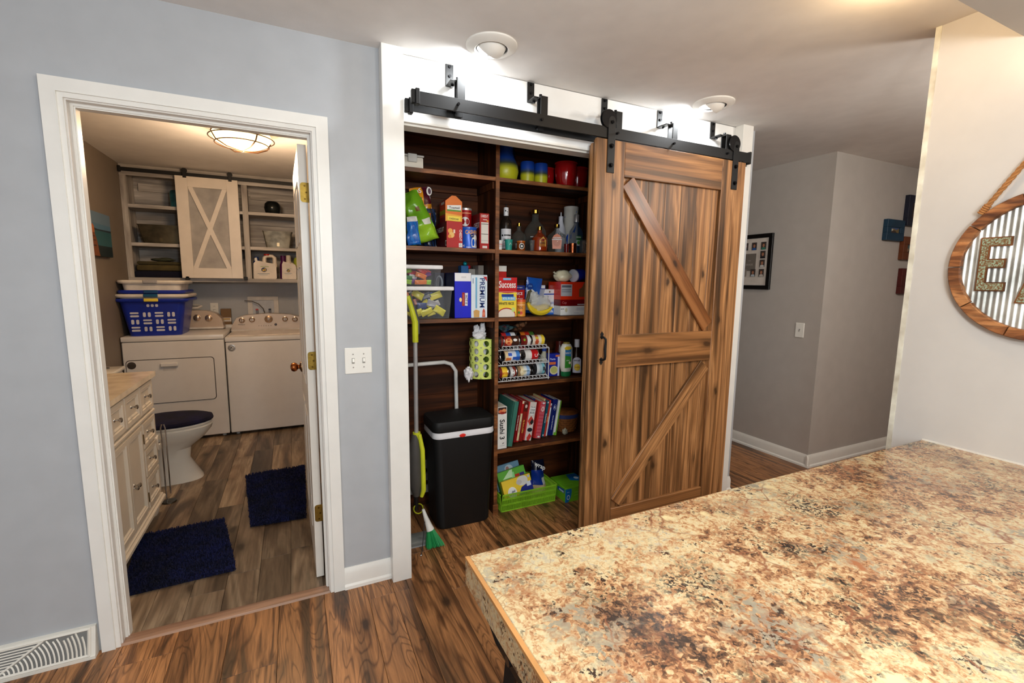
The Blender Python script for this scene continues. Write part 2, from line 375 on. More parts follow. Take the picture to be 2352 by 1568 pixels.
JB = mat((226, 222, 216), .3, var=.02, name='glossy_jamb_paint')
for s in (-1, 1):
    j = box('jamb', *sorted((s*.384, s*.404)), -.003, .115, 0, 2.055, JB, cs)
    st = MB().box(*sorted((s*.372, s*.384)), .034, .072, 0, 2.043); st.box(*sorted((s*.376, s*.384)), .028, .034, 0, 2.047)
    st.build('door_stop', WHITE, cs, smooth=20)
box('head_jamb', -.404, .404, -.003, .115, 2.055, 2.075, JB, cs)
MB().box(-.384, .384, .034, .072, 2.043, 2.055).box(-.384, .384, .028, .034, 2.047, 2.055).build('head_stop', WHITE, cs, smooth=20)

# ---- pantry trims and baseboards
struct(MB().box(.668, .7585, -.061, .0, 0, H, b=.0015).box(.741, .7585, 0, .115, 0, 2.17).build('trim_2', WHITE), 'tall white board at the open end of the pantry', 'trim')
struct(MB().box(2.862, 2.953, -.061, .0, 0, H, b=.0015).build('trim_3', WHITE), 'tall white board beside the barn door and hallway', 'trim')
HD = struct(MB().box(.7585, 2.862, -.004, .1, 2.158, 2.168).box(.7585, 2.862, .02, .1, 2.15, 2.158).build('trim_6', WHITE, smooth=0), 'thin white lip under the pantry header', 'trim')
def base(name, a, b, n, lab):
    """baseboard from a to b on the floor, n points into the room"""
    prof = [(0, 0), (.024, 0), (.022, .014), (.0135, .022), (.0135, .075), (.009, .088), (.004, .1), (0, .1)]
    a, b, n = Vector((*a, 0)), Vector((*b, 0)), Vector((*n, 0)); mb = MB(); k = len(prof)
    vs = [p+n*d+Vector((0, 0, z)) for p in (a, b) for d, z in prof]
    mb.add(vs, [tuple(range(k)), tuple(range(2*k-1, k-1, -1))]+[(i, (i+1) % k, (i+1) % k+k, i+k) for i in range(k)])
    return struct(mb.build(name, WHITE, smooth=25), lab, 'baseboard')
base('baseboard_front', (.4515, 0), (.668, 0), (0, -1), 'short white baseboard between the doorway and the pantry')
base('baseboard_front_end', (2.953, 0), (3.047, 0), (0, -1), 'white baseboard end beside the barn door')
base('baseboard_hall_side', (3.98, 2.6), (3.98, .008), (-1, 0), 'white baseboard along the hallway side wall')
base('baseboard_hall_front', (3.958, .03), (6.6, .03), (0, -1), 'white baseboard along the hallway wall with pictures')

# ---- the open bathroom door, hinged on the far side of its frame
dr = bpy.data.objects.new('door_1', None); COL.objects.link(dr); dr['kind'] = 'structure'; dr['label'] = 'white panelled bathroom door standing open'; dr['category'] = 'door'
dr.location = (.3685, .119, 0); dr.rotation_euler.z = math.radians(1.15)
DW = mat((230, 224, 214), .3, var=.015, name='white_door_paint')
sl = MB(); sl.box(-.035, 0, 0, .76, .012, 2.036, b=.001); slo = sl.build('slab', DW, dr)
for ya, yb in ((.11, .345), (.415, .65)):
    for za, zb in ((.22, .80), (.95, 1.52), (1.62, 1.9)):
        mb = MB()
        for t, d in ((0, .004), (.016, -.0035), (.035, .003)):
            x = -.035-.001
        fr = [(ya, za), (yb, za), (yb, zb), (ya, zb)]
        i1 = [(ya+.014, za+.014), (yb-.014, za+.014), (yb-.014, zb-.014), (ya+.014, zb-.014)]
        i2 = [(ya+.034, za+.034), (yb-.034, za+.034), (yb-.034, zb-.034), (ya+.034, zb-.034)]
        for face in (-1, 1):
            xs = (-.0352, -.0395, -.0352) if face < 0 else (.0002, .0045, .0002)
            xm = -.0365 if face < 0 else .0015
            vs = [(xs[0], *p) for p in fr]+[(xs[1], (p[0]+q[0])/2, (p[1]+q[1])/2) for p, q in zip(fr, i1)]+[(xs[2], *p) for p in i1]+[(xm+(-.002 if face < 0 else .002), *p) for p in i2]
            fs = [(r*4+i, r*4+(i+1) % 4, r*4+4+(i+1) % 4, r*4+4+i) for r in range(3) for i in range(4)]+[(12, 13, 14, 15)]
            mb.add(vs, fs)
        mb.build('door_panel', DW, dr, smooth=20)
BRASS = mat((140, 114, 52), .42, 1, var=.2, bump=.3, bscale=120, name='worn_brass')
for z in (1.834, 1.083, .34):
    hg = MB(); poly = []
    for cx, cz, a0 in ((-.012, .030, 90), (-.012, -.030, 180)):
        poly += [(cx-.012+.012-.014*0+.012*math.cos(math.radians(a0+t)), cz+.012*math.sin(math.radians(a0+t))) for t in range(0, 91, 18)]
    hg.prism([(x-.006, zz+z) for x, zz in poly]+[(.0145, z-.042), (.0145, z+.042)], -.0024, 0, 'y')
    ho = hg.build('hinge', BRASS, dr)
    kn = MB(); kn.cyl((.0175, -.004, z-.045), (.0175, -.004, z+.045), .0055, n=10)
    kn.build('pin', BRASS, ho)
    for dx, dz in ((-.012, .028), (-.006, 0), (-.012, -.028)): MB().cyl((dx, -.0024, z+dz), (dx, -.0036, z+dz), .0042, n=10).build('screw', mat((92, 70, 30), .4, 1), ho)
COPPER = mat((178, 104, 58), .18, 1, var=.15, name='antique_copper')
ks = bpy.data.objects.new('door_knob', None); COL.objects.link(ks); ks.parent = dr; ks.location = (-.035, .69, .94)
T = Matrix.Rotation(-PI/2, 4, 'Y')
kb = MB(); kb.T = T; kb.lathe([(0, .062), (.012, .0615), (.0225, .056), (.027, .046), (.0265, .036), (.021, .027), (.0125, .022), (.012, .012)], n=24); kb.build('knob', COPPER, ks)
kb = MB(); kb.T = T; kb.lathe([(.012, .014), (.02, .011), (.031, .006), (.032, 0)], n=24); kb.build('rosette', mat((110, 84, 56), .3, 1), ks)
# ================================================================== ceiling spots over the pantry
def eyeball(x, y, aim, label, e):
    t = thing('recessed_spotlight', label, 'ceiling light', (x, y, H), 0, 'eyeball spotlights above the barn door track')
    W_ = mat((236, 234, 228), .35, var=.01, name='white_enamel')
    MB().lathe([(.108, 0), (.108, -.006), (.102, -.011), (.074, -.02), (.068, -.018), (.066, -.004), (.066, 0)], n=40).build('trim_ring', W_, t)
    MB().lathe([(.0665, -.0005), (.0665, -.014), (.062, -.014)], n=40).build('dark_gap', mat((14, 13, 12), .8), t)
    eb = MB(); d = (Vector(aim)-Vector((x, y, H))).normalized(); q = d.to_track_quat('-Z', 'Y').to_matrix().to_4x4()
    eb.T = Matrix.Translation((0, 0, .010)) @ q
    eb.lathe([(.064*math.cos(a), .064*math.sin(a)) for a in [PI/2*(1-i/6) for i in range(7)]]+[(.0625, -.014), (.059, -.027), (.056, -.027), (.053, -.012)], n=32)
    eb.build('eyeball_shade', W_, t)
    bl = MB(); bl.T = eb.T; bl.lathe([(0, -.020), (.03, -.019), (.048, -.013), (.05, -.006), (0, -.004)], n=24)
    bl.build('bulb', mat((255, 250, 240), .5, emit=14, name='lit_bulb'), t)
    L_ = light('spot_lamp', 'SPOT', (0, 0, 0), e, COOL, None, spot_size=2.9, spot_blend=.5, shadow_soft_size=.035)
    L_.parent = t; L_.location = Vector((0, 0, .010))+d*.06; L_.rotation_euler = d.to_track_quat('-Z', 'Y').to_euler()
eyeball(1.092, -.245, (1.0, .1, 2.2), 'white eyeball spotlight in the ceiling, nearer to the bathroom doorway', 15)
eyeball(2.425, -.215, (2.34, .1, 2.2), 'white eyeball spotlight in the ceiling, nearer to the hallway', 14)

# ================================================================== barn door track pair with its brackets
tk = thing('barn_door_track', 'black steel double track with five wall brackets above the pantry', 'door track', (.79, -.06, 2.19))
o0 = Vector((.79, -.06, 2.19))
def tb(name, x0, x1, y0, y1, z0, z1, par=tk, b=.001): return MB().box(x0-o0.x, x1-o0.x, y0-o0.y, y1-o0.y, z0-o0.z, z1-o0.z, b=b).build(name, BLACK, par)
tb('front_rail', .79, 2.875, -.121, -.114, 2.197, 2.253)
tb('rear_rail', .775, 2.85, -.064, -.057, 2.186, 2.228)
for x in (.984, 1.404, 1.852, 2.24, 2.662):
    br = bpy.data.objects.new('bracket', None); COL.objects.link(br); br.parent = tk; br.location = (x-o0.x, 0, 0)
    q = lambda n, y0, y1, z0, z1, w=.019: MB().box(-w, w, y0+.06, y1+.06, z0-2.19, z1-2.19, b=.001).build(n, BLACK, br)
    q('wall_plate', -.006, .0, 2.34, 2.436)
    q('shelf_plate', -.078, -.0, 2.34, 2.346)
    q('drop_plate', -.064, -.058, 2.186, 2.352) if False else None
    d1 = MB(); d1.box(-.0, .038, -.064+.06-.012, -.058+.06-.012, 2.19-2.19, 2.338-2.19, b=.001); d1.build('drop_plate', BLACK, br)
    d2 = MB(); d2.box(-.0, .038, -.112+.06, -.0705+.06, 2.334-2.19, 2.34-2.19, b=.001); d2.box(.0, .038, -.113+.06, -.107+.06, 2.2-2.19, 2.34-2.19, b=.001); d2.build('outer_hanger', BLACK, br)
    BOLT = mat((40, 40, 42), .25, .8)
    for p0, p1, r, n in [((0, .054, z-2.19), (0, .047, z-2.19), .0068, 6) for z in (2.425, 2.385)]+[((.005, .03, .15), (.005, .03, .141), .008, 6), ((.012, -.025, .156), (.012, -.025, .164), .008, 6), ((0, -.061, .036), (0, -.074, .036), .0062, 10), ((-.002, -.004, .017), (-.002, -.018, .017), .006, 10)]:
        MB().cyl(p0, p1, r, n=n).build('bolt', BOLT, br)
for y, zc, x in ((-.1175, 2.228, .80), (-.0605, 2.207, .785)):
    e = MB(); e.box(x-.006-o0.x, x+.012-o0.x, y-.016-o0.y, y+.016-o0.y, zc-.032-o0.z, zc+.032-o0.z, b=.002); e.box(x-.022-o0.x, x-.006-o0.x, y-.01-o0.y, y+.012-o0.y, zc-.028-o0.z, zc+.028-o0.z, b=.002)
    e.build('end_stop', BLACK, tk)
e = MB(); e.box(2.862-o0.x, 2.876-o0.x, -.122-o0.y, -.068-o0.y, 2.19-o0.z, 2.262-o0.z, b=.002); e.box(2.868-o0.x, 2.905-o0.x, -.068-o0.y, -.062-o0.y, 2.19-o0.z, 2.262-o0.z, b=.001)
e.build('end_stop', BLACK, tk)

# ================================================================== the barn doors
BARN = wood('stained_knotty_pine', [(.12, (66, 46, 26)), (.3, (108, 74, 43)), (.45, (160, 112, 68)), (.56, (194, 142, 92)), (.68, (140, 94, 54)), (.86, (88, 64, 38))], 'Z', .42, fine=(48, 1.1), big=(12, .6), dark=(84, 54, 28), knots=4.6, vary=.12, streak=.35, coat=0, distort=.9, rings=(9, .35, 14, .4))
BARNH = wood('stained_knotty_pine_across', [(.22, (88, 58, 31)), (.38, (128, 86, 48)), (.52, (170, 118, 70)), (.66, (142, 96, 55)), (.8, (98, 68, 38))], 'X', .42, fine=(48, 1.1), big=(13, .6), dark=(96, 62, 32), knots=3.6, vary=.08, streak=.3, coat=0, distort=.9, rings=(9, .35, 14, .35))
BARND = wood('dark_stained_brace', [(.25, (92, 54, 26)), (.5, (136, 84, 44)), (.75, (160, 106, 62))], 'Z', .34, fine=(48, 1.1), big=(15, .6), dark=(80, 46, 20), knots=5, vary=.06, streak=.35, coat=0)
def barn(x0, x1, z0, z1, yf, label, cat_hw=True, both=True):
    t = thing('barn_door', label, 'barn door', ((x0+x1)/2, yf+.02, z0), 0, 'sliding barn doors')
    B0 = t.location
    def bd(name, a0, a1, b0, b1, c0, c1, m, bev=.0022):
        c = Vector(((a0+a1)/2, (b0+b1)/2, (c0+c1)/2))
        return MB().box(a0-c.x, a1-c.x, b0-c.y, b1-c.y, c0-c.z, c1-c.z, b=bev).build(name, m, t, c-B0)
    s0, s1 = x0+.183, x1-.195
    n = 9; pw = (x1-x0-.01)/n
    for i in range(n):
        bd('panel_board', x0+.005+i*pw, x0+.005+(i+1)*pw-.0012, yf+.02, yf+.038, z0+.005, z1-.005, BARN, .0016)
    bd('stile', x0, s0, yf, yf+.02, z0, z1, BARN); bd('stile', s1, x1, yf, yf+.02, z0, z1, BARN)
    bd('rail', s0, s1, yf+.0004, yf+.02, z1-.178, z1, BARNH); bd('rail', s0, s1, yf+.0004, yf+.02, .985, 1.168, BARNH); bd('rail', s0, s1, yf+.0004, yf+.02, z0, .148, BARNH)
    def brace(p0, p1, wd, m, lim):
        d = Vector((p1[0]-p0[0], 0, p1[1]-p0[1])); ln = d.length; a = math.atan2(d.x, d.z)
        mb = MB(); mb.box(-wd/2, wd/2, -.0095, .0095, -ln/2, ln/2, b=.002)
        o = mb.build('brace', m, t, Vector(((p0[0]+p1[0])/2, yf+.0105, (p0[1]+p1[1])/2))-B0); o.rotation_euler.y = a
        return o
    if both:
        brace((s0+.028, z1-.178-.02), (s1-.036, 1.168+.03), .092, BARND, None)
        brace((s1-.036, .985-.03), (s0+.036, .148+.03), .092, BARN, None)
    if cat_hw:
        for x in (1.815, 2.735):
            st = bpy.data.objects.new('strap_hanger', None); COL.objects.link(st); st.parent = t; st.location = Vector((x, yf, 2.19))-B0
            k = MB(); k.box(-.023, .023, -.0062, -.0002, -.165, .085, b=.0008)
            arc = [(.023*math.cos(a), .085+.03*math.sin(a)) for a in [PI*i/10 for i in range(11)]]
            k.prism(arc, -.0062, -.0002, 'y'); k.box(-.018, .018, -.002, .036, .104, .113, b=.002); k.box(-.023, .023, .032, .038, .02, .104, b=.0008); k.build('strap', BLACK, st)
            wl = MB(); wl.T = Matrix.Translation((-.016, .0046, .1)) @ Matrix.Rotation(PI/2, 4, 'X')
            wl.lathe([(0, .010), (.045, .010), (.047, .008), (.0375, .0055), (.0375, -.0055), (.047, -.008), (.045, -.010), (0, -.010)], n=28)
            wl.build('wheel', mat((24, 24, 26), .25, .2), st)
            for z in (-.032, -.128): MB().cyl((0, -.006, z), (0, -.009, z), .0125, n=14).cyl((0, -.009, z), (0, -.018, z), .0085, n=6).build('bolt', mat((38, 38, 40), .22, .9), st)
            MB().cyl((0, -.006, .085), (0, -.012, .085), .009, n=6).build('bolt', mat((38, 38, 40), .22, .9), st)
        hd = bpy.data.objects.new('pull_handle', None); COL.objects.link(hd); hd.parent = t; hd.location = Vector((1.802, yf, 1.10))-B0
        k = MB(); k.tube([(0, -.002, .062), (0, -.02, .062), (0, -.036, .054), (0, -.038, .04), (0, -.034, 0), (0, -.038, -.04), (0, -.036, -.054), (0, -.02, -.062), (0, -.002, -.062)], [.0055, .006, .0065, .0065, .0085, .0065, .0065, .006, .0055], 10); k.build('grip', BLACK, hd)
        for s in (1, -1):
            MB().prism([(0, s*.092), (.011, s*.078), (.007, s*.072), (.012, s*.06), (0, s*.05), (-.012, s*.06), (-.007, s*.072), (-.011, s*.078)], -.004, 0, 'y').build('spear_plate', BLACK, hd)
    return t
bd2 = barn(1.735, 2.835, .02, 2.178, -.074, 'knotty pine barn door sliding behind the front one, only its left edge showing', False, False)
bd1 = barn(1.728, 2.83, .02, 2.192, -.122, 'stained knotty pine barn door with diagonal braces and black strap hangers')

# ================================================================== pantry shelving
SH = wood('dark_walnut_stained_board', [(.25, (44, 20, 6)), (.45, (66, 32, 11)), (.62, (88, 45, 17)), (.8, (54, 26, 9))], 'X', .6, spec=.2, fine=(50, 1.5), big=(8, .6), dark=(22, 11, 4), vary=.06, streak=.35)
SHV = wood('dark_walnut_stained_upright', [(.25, (44, 21, 7)), (.45, (66, 33, 12)), (.62, (90, 47, 19)), (.8, (54, 26, 10))], 'Z', .6, spec=.2, fine=(70, 3), big=(12, .9), dark=(26, 14, 6), vary=.12, streak=.5)
SHE = wood('worn_shelf_edge', [(.3, (96, 56, 27)), (.5, (128, 76, 38)), (.7, (156, 98, 54)), (.85, (88, 50, 24))], 'X', .45, fine=(60, 6), big=(9, 3), dark=(50, 28, 12), vary=.06, streak=.5)
su = thing('pantry_shelving', 'dark walnut-stained pantry shelving with a centre divider', 'shelving', (1.38, .5, 0))
S0 = Vector((1.38, .5, 0))
def sb(name, x0, x1, y0, y1, z0, z1, m=SH, b=.001):
    c = Vector(((x0+x1)/2, (y0+y1)/2, (z0+z1)/2))
    return MB().box(x0-c.x, x1-c.x, y0-c.y, y1-c.y, z0-c.z, z1-c.z, b=b).build(name, m, su, c-S0)
def upright(x0, x1, name='divider'):
    u = sb(name, x0, x1, .352, .637, 0, 2.43, SHV); c = Vector(((x0+x1)/2, .4945, 1.215))
    e = MB().box(-(x1-x0)/2, (x1-x0)/2, -.146, -.1425, -1.21, 1.215, b=.0006).build('worn_edge', SHE, u)
upright(1.37, 1.394); upright(2.092, 2.116); upright(.744, .764, 'side_panel')
for i in range(10): sb('back_board', .764, 2.116, .637, .655, .01+i*.243, .01+(i+1)*.243-.001, SH, .001)
def shelf(x0, x1, z):
    s_ = sb('shelf', x0, x1, .354, .636, z-.023, z)
    MB().box(-(x1-x0)/2, (x1-x0)/2, -.1445, -.141, -.0112, .0112, b=.0006).build('worn_edge', SHE, s_)
    c = sb('cleat', x0+.001, x1-.012, .617, .6365, z-.023-.042, z-.0235)
    for xx in (x0, x1-.012): sb('cleat', xx+.0005, xx+.0115, .372, .616, z-.023-.04, z-.0235, SHV)
for z in (2.05, 1.642, 1.242): shelf(.764, 1.37, z)
for z in (2.05, 1.642, 1.242, .832, .418): shelf(1.394, 2.092, z)
sb('toe_board', 1.365, 1.40, .345, .352, 0, .065, SHE)
sb('top_board', .764, 2.116, .352, .637, 2.43, 2.438, SH)

# ================================================================== switches, vent
SWP = mat((240, 238, 231), .3, var=.01, name='white_switch_plastic'); SLOT = mat((150, 146, 138), .5)
def plate(name, label, cat, loc, rz, w, h, kinds):
    t = thing(name, label, cat, loc, rz)
    MB().box(-w/2, w/2, -.006, 0, -h/2, h/2, b=.0028).build('cover_plate', SWP, t)
    n = len(kinds)
    for i, k in enumerate(kinds):
        x = (i-(n-1)/2)*.046
        if k == 's':
            MB().box(x-.0058, x+.0058, -.0066, -.0058, -.0128, .0128).build('switch_surround', SLOT, t)
            g = MB(); g.T = Matrix.Translation((x, -.006, 0)) @ Matrix.Rotation(math.radians(-22), 4, 'X'); g.box(-.0046, .0046, -.011, .002, -.0085, .0085, b=.0015); g.build('toggle', SWP, t)
            for z in (-.03, .03): MB().cyl((x, -.006, z), (x, -.0072, z), .0032, n=10).build('screw', SLOT, t)
        elif k == 'h':
            g = MB(); g.tube([(x-.004, -.0075, .008), (x+.003, -.0085, .009), (x+.003, -.0085, .002), (x-.003, -.0085, -.002), (x+.003, -.0085, -.007), (x-.004, -.0085, -.01)], .0016, 6); g.build('toggle', mat((60, 55, 50), .5), t)
        else:
            for z in (-.02, .02):
                MB().lathe([(0, -.0075), (.0165, -.0075), (.0172, -.006)], n=24).build('outlet_face', SWP, t)
                t.children[-1].rotation_euler.x = PI/2 if False else 0; t.children[-1].location = (x, -.0, z)
                bpy.data.objects[t.children[-1].name].rotation_euler = (-PI/2, 0, 0)
                for dx in (-.006, .006): MB().box(x+dx-.001, x+dx+.001, -.0085, -.0074, z-.001, z+.007).build('slot', mat((30, 28, 26), .6), t)
    return t
plate('light_switch', 'white double toggle light switch beside the bathroom doorway', 'light switch', (.546, 0, 1.092), 0, .118, .119, 'ss')
plate('light_switch', 'white single light switch on the hallway wall below the photo collage', 'light switch', (3.98, .187, 1.095), -PI/2, .071, .118, 'h')
plate('light_switch', 'cream light switch on the bathroom wall above the toilet tank', 'light switch', (-1.04, 2.245, 1.126), PI/2, .075, .118, 's')

vt = thing('baseboard_vent', 'white louvred baseboard vent left of the bathroom doorway', 'vent', (-.4585, 0, 0))
VW = mat((232, 228, 218), .35, var=.02, name='white_vent_enamel'); L_ = .62
MB().prism([(0, 0), (-.044, 0), (-.044, .012), (-.04, .014), (-.012, .116), (0, .118)], -L_, 0, 'x').build('housing', VW, vt, smooth=20)
U_ = Vector((1, 0, 0)); V_ = Vector((0, .028, .102)).normalized(); O_ = Vector((-.30, -.0405, .0155)); NV = U_.cross(V_)
def vp(u, v, d=0): return O_+U_*u+V_*v+NV*d
fr = MB()
bk = MB(); bk.add([vp(-.28, .006, .0004), vp(.278, .006, .0004), vp(.278, .094, .0004), vp(-.28, .094, .0004)], [(0, 1, 2, 3)]); bk.build('dark_opening', mat((120, 120, 118), .7), vt, smooth=0)
def strip(mb, pts, r=.0016): mb.tube([vp(u, v, .0022) for u, v in pts], r, 4)
for (c0, s) in ((.03, 1), (-.03, -1)):
    for k in range(21):
        R_ = .016+k*.0125; mb = MB(); pts = []
        for a in [PI/2*i/16 for i in range(17)]:
            u, v = c0+s*(R_*math.sin(a)*1.0), .006+R_*math.cos(a)*1.0
            lim = .006+(abs(u-c0)+.0)*.72+.004
            if v <= .094 and abs(u) <= .276 and v <= lim: pts.append((u, v))
        if len(pts) > 1: strip(mb, pts, .0032); mb.build('louvre', VW, vt, smooth=30)
for k in range(9):
    v = .016+k*.0095; half = .03+(v-.010)/.72-.004
    if half > .008: mb = MB(); strip(mb, [(-half, v), (half, v)], .0026); mb.build('louvre', VW, vt, smooth=30)
for s in (1, -1):
    mb = MB(); strip(mb, [(s*.024, .008), (s*.150, .0945)], .0046); mb.build('divider_bar', VW, vt)
mb = MB(); mb.tube([vp(.0, .092, .003), vp(.0, .092, .012), vp(.004, .066, .012), vp(.004, .062, .004)], .004, 6); mb.build('damper_lever', VW, vt)
mb = MB()
for a, b_ in (((-.285, .098), (.285, .098)), ((-.285, .002), (.285, .002)), ((.281, .0), (.281, .1)), ((-.285, 0), (-.285, .1))): strip(mb, [a, b_], .0055)
mb.build('rim', VW, vt)
# ================================================================== things in the pantry
ZT, Z2, Z3, Z4, Z5 = 2.0508, 1.6428, 1.2428, .8328, .4188
RED = (196, 28, 30); NAVY = (16, 30, 92); BLUE = (26, 84, 196); YEL = (248, 214, 70); WH = (240, 240, 238); BK = (22, 20, 22); ORG = (236, 142, 40)
def pbox(name, label, x0, x1, y0, y1, z0, z1, col, front=(), left=(), top=(), right=(), cat='box', rz=0, rough=.4, group=None, bev=.0015, side=None):
    """printed carton; prints are in metres from the lower left of each face"""
    w_, d_, h_ = x1-x0, y1-y0, z1-z0
    o = MB().box(-w_/2, w_/2, -d_/2, d_/2, 0, h_, b=bev).build(name, mat(col, rough, var=.03), None, ((x0+x1)/2, (y0+y1)/2, z0), rz=rz)
    tag(o, label, cat, group)
    if side: left = [('r', .0005, .0005, d_-.0005, h_-.0005, side)]+list(left)
    def cl(fr, a, c): return lambda u, v, k: fr(min(max(u, 0), a), min(max(v, .0004), c), k)
    if front: printed(o, cl(flat((-w_/2, -d_/2, 0), (1, 0, 0), (0, 0, 1)), w_, h_), front)
    if left: printed(o, cl(flat((-w_/2, d_/2, 0), (0, -1, 0), (0, 0, 1)), d_, h_), left)
    if right: printed(o, cl(flat((w_/2, -d_/2, 0), (0, 1, 0), (0, 0, 1)), d_, h_), right)
    if top: printed(o, cl(flat((-w_/2, -d_/2, h_), (1, 0, 0), (0, 1, 0)), w_, d_), top)
    return o
def lathed(name, label, cat, loc, parts, prints=(), group=None, n=28):
    t = thing(name, label, cat, loc, 0, group)
    for pn, prof, m in parts: MB().lathe(prof, n=n).build(pn, m, t)
    for R_, face, items in prints: printed(t, wrap((0, 0, 0), R_, face), items)
    return t
def face_to_cam(x, y): return math.atan2(-2.1704-y, .2896-x)
def pillow(name, label, loc, w_, h_, th, fn, rot=(0, 0, 0), seed=0, crump=.006, taper=(1, .75), cat='bag', rough=.22, cut=None, nu=18, nv=26, seal=True):
    """foil or plastic bag: a stuffed pillow with sealed ends and crumples; fn(u,v) picks the printed colour"""
    mb = MB(); vs = []; off = Vector((seed*3.1, seed*1.7, seed*2.3))
    for side in (-1, 1):
        for j in range(nv+1):
            v = j/nv
            for i in range(nu+1):
                u = i/nu; ww = w_*(taper[0]+(taper[1]-taper[0])*v)
                p = (math.sin(PI*min(1, max(0, u)))**.55)*(min(1, (1-v)/.3)**.7 if seal else 1)*min(1, (v+.02)/.1)**.6
                x = (u-.5)*ww; z = v*h_
                q = Vector((x*14, side*2, z*14))+off
                y = side*th/2*p+crump*noise.noise(q)*2*min(1, .3+p)
                vs.append((x+crump*noise.noise(q+Vector((9, 0, 0))), y, max(.0006, z+crump*.8*noise.noise(q+Vector((0, 7, 0)))) if v < .12 else z+crump*.8*noise.noise(q+Vector((0, 7, 0)))))
    K = (nu+1)*(nv+1)
    for side in (0, 1):
        for j in range(nv):
            for i in range(nu):
                a = side*K+j*(nu+1)+i
                mb.add([vs[a], vs[a+1], vs[a+nu+2], vs[a+nu+1]], [(0, 1, 2, 3)], mat(fn((i+.5)/nu, (j+.5)/nv), rough, var=.05, bump=.7, bscale=45))
    for i in range(nu): mb.add([vs[i], vs[i+1], vs[K+i+1], vs[K+i]], [(0, 1, 2, 3)], mat(fn((i+.5)/nu, 0), rough, var=.05))
    for j in range(nv):
        for i in (0, nu):
            a = j*(nu+1)+i; mb.add([vs[a], vs[a+nu+1], vs[K+a+nu+1], vs[K+a]], [(0, 1, 2, 3)], mat(fn(i/nu, (j+.5)/nv), rough, var=.05))
    o = mb.build(name, None, None, loc, smooth=50); o.rotation_euler = rot
    R3 = o.rotation_euler.to_matrix(); o.location.z -= min((R3 @ v.co).z for v in o.data.vertices)-.0004
    return tag(o, label, cat)
def crumple(name, c, r, m, parent=None, seed=0, sq=(1, 1, 1), amp=.35, f=14, n=18):
    """crumpled film: a ball pushed in and out"""
    mb = MB(); off = Vector((seed*2.1, seed*5.3, seed)); vs = []
    for i in range(n+1):
        for j in range(2*n):
            a, b_ = PI*i/n, PI*j/n; d = Vector((math.sin(a)*math.cos(b_), math.sin(a)*math.sin(b_), -math.cos(a)))
            k = r*(1+amp*noise.noise(d*f*.12+off)*1.3+amp*.6*abs(noise.noise(d*f*.3+off)))
            vs.append((c[0]+d.x*k*sq[0], c[1]+d.y*k*sq[1], c[2]+d.z*k*sq[2]))
    mb.add(vs, [(i*2*n+j, i*2*n+(j+1) % (2*n), (i+1)*2*n+(j+1) % (2*n), (i+1)*2*n+j) for i in range(n) for j in range(2*n)])
    return mb.build(name, m, parent, smooth=60)

# ---- top shelf
ct = thing('food_container', 'pale lidded food container on the top pantry shelf', 'container', (.885, .45, ZT))
MB().box(-.075, .075, -.065, .065, 0, .062, b=.008).build('tub', mat((222, 216, 204), .3), ct)
MB().box(-.079, .079, -.069, .069, .0625, .072, b=.004).build('lid', mat((206, 204, 200), .3), ct)
MB().box(-.012, .038, -.076, -.0655, .032, .0755, b=.003).build('clip', mat((196, 195, 192), .3), ct)
def ombre(name, lo, hi, z0, z1):
    m, nt, b = nodes(name); tc = N(nt, 'ShaderNodeTexCoord'); sp = N(nt, 'ShaderNodeSeparateXYZ'); mr = N(nt, 'ShaderNodeMapRange')
    no = N(nt, 'ShaderNodeTexNoise'); no.inputs['Scale'].default_value = 6
    nt.links.new(tc.outputs['Object'], sp.inputs[0]); nt.links.new(tc.outputs['Object'], no.inputs['Vector']); nt.links.new(sp.outputs['Z'], mr.inputs['Value'])
    mr.inputs['From Min'].default_value = z0; mr.inputs['From Max'].default_value = z1
    r = ramp(nt, [(.35, lo), (.5, tuple(int((a+c)/2*.55) for a, c in zip(lo, hi))), (.68, hi)], mr.outputs[0]); nt.links.new(r.outputs[0], b.inputs['Base Color'])
    b.inputs['Roughness'].default_value = .35; return m
OMB = ombre('lime_to_blue_painted_glass', (190, 188, 34), (20, 62, 150), .0, .2); OMB2 = ombre('lime_to_blue_painted_tumbler', (190, 188, 34), (20, 62, 150), .0, .13)
pt = thing('pitcher', 'lime and blue ombre pitcher on the top pantry shelf', 'pitcher', (1.482, .47, ZT), .62)
MB().lathe([(0, 0), (.055, 0), (.072, .02), (.081, .06), (.076, .1), (.055, .14), (.046, .17), (.046, .215), (.05, .235), (.046, .235), (.042, .21), (.042, .16), (0, .01)], n=32).build('jar', OMB, pt)
MB().tube([(.044, 0, .22), (.075, 0, .228), (.1, 0, .21), (.108, 0, .17), (.1, 0, .13), (.068, 0, .112)], [.006, .007, .008, .008, .008, .007], 8).build('handle', mat((12, 24, 66), .25), pt)
for x, lab in ((1.622, 'lime and blue ombre tumbler standing next to the matching pitcher'), (1.716, 'lime and blue ombre tumbler between its twin and the red bowls')):
    lathed('tumbler', lab, 'tumbler', (x, .45, ZT), [('cup', [(0, 0), (.036, 0), (.041, .006), (.044, .05), (.0435, .12), (.041, .128), (.039, .12), (.038, .01), (0, .008)], OMB2)], group='ombre tumblers')
RB = mat((148, 16, 18), .12, var=.05, coat=.5, name='red_glossy_ceramic')
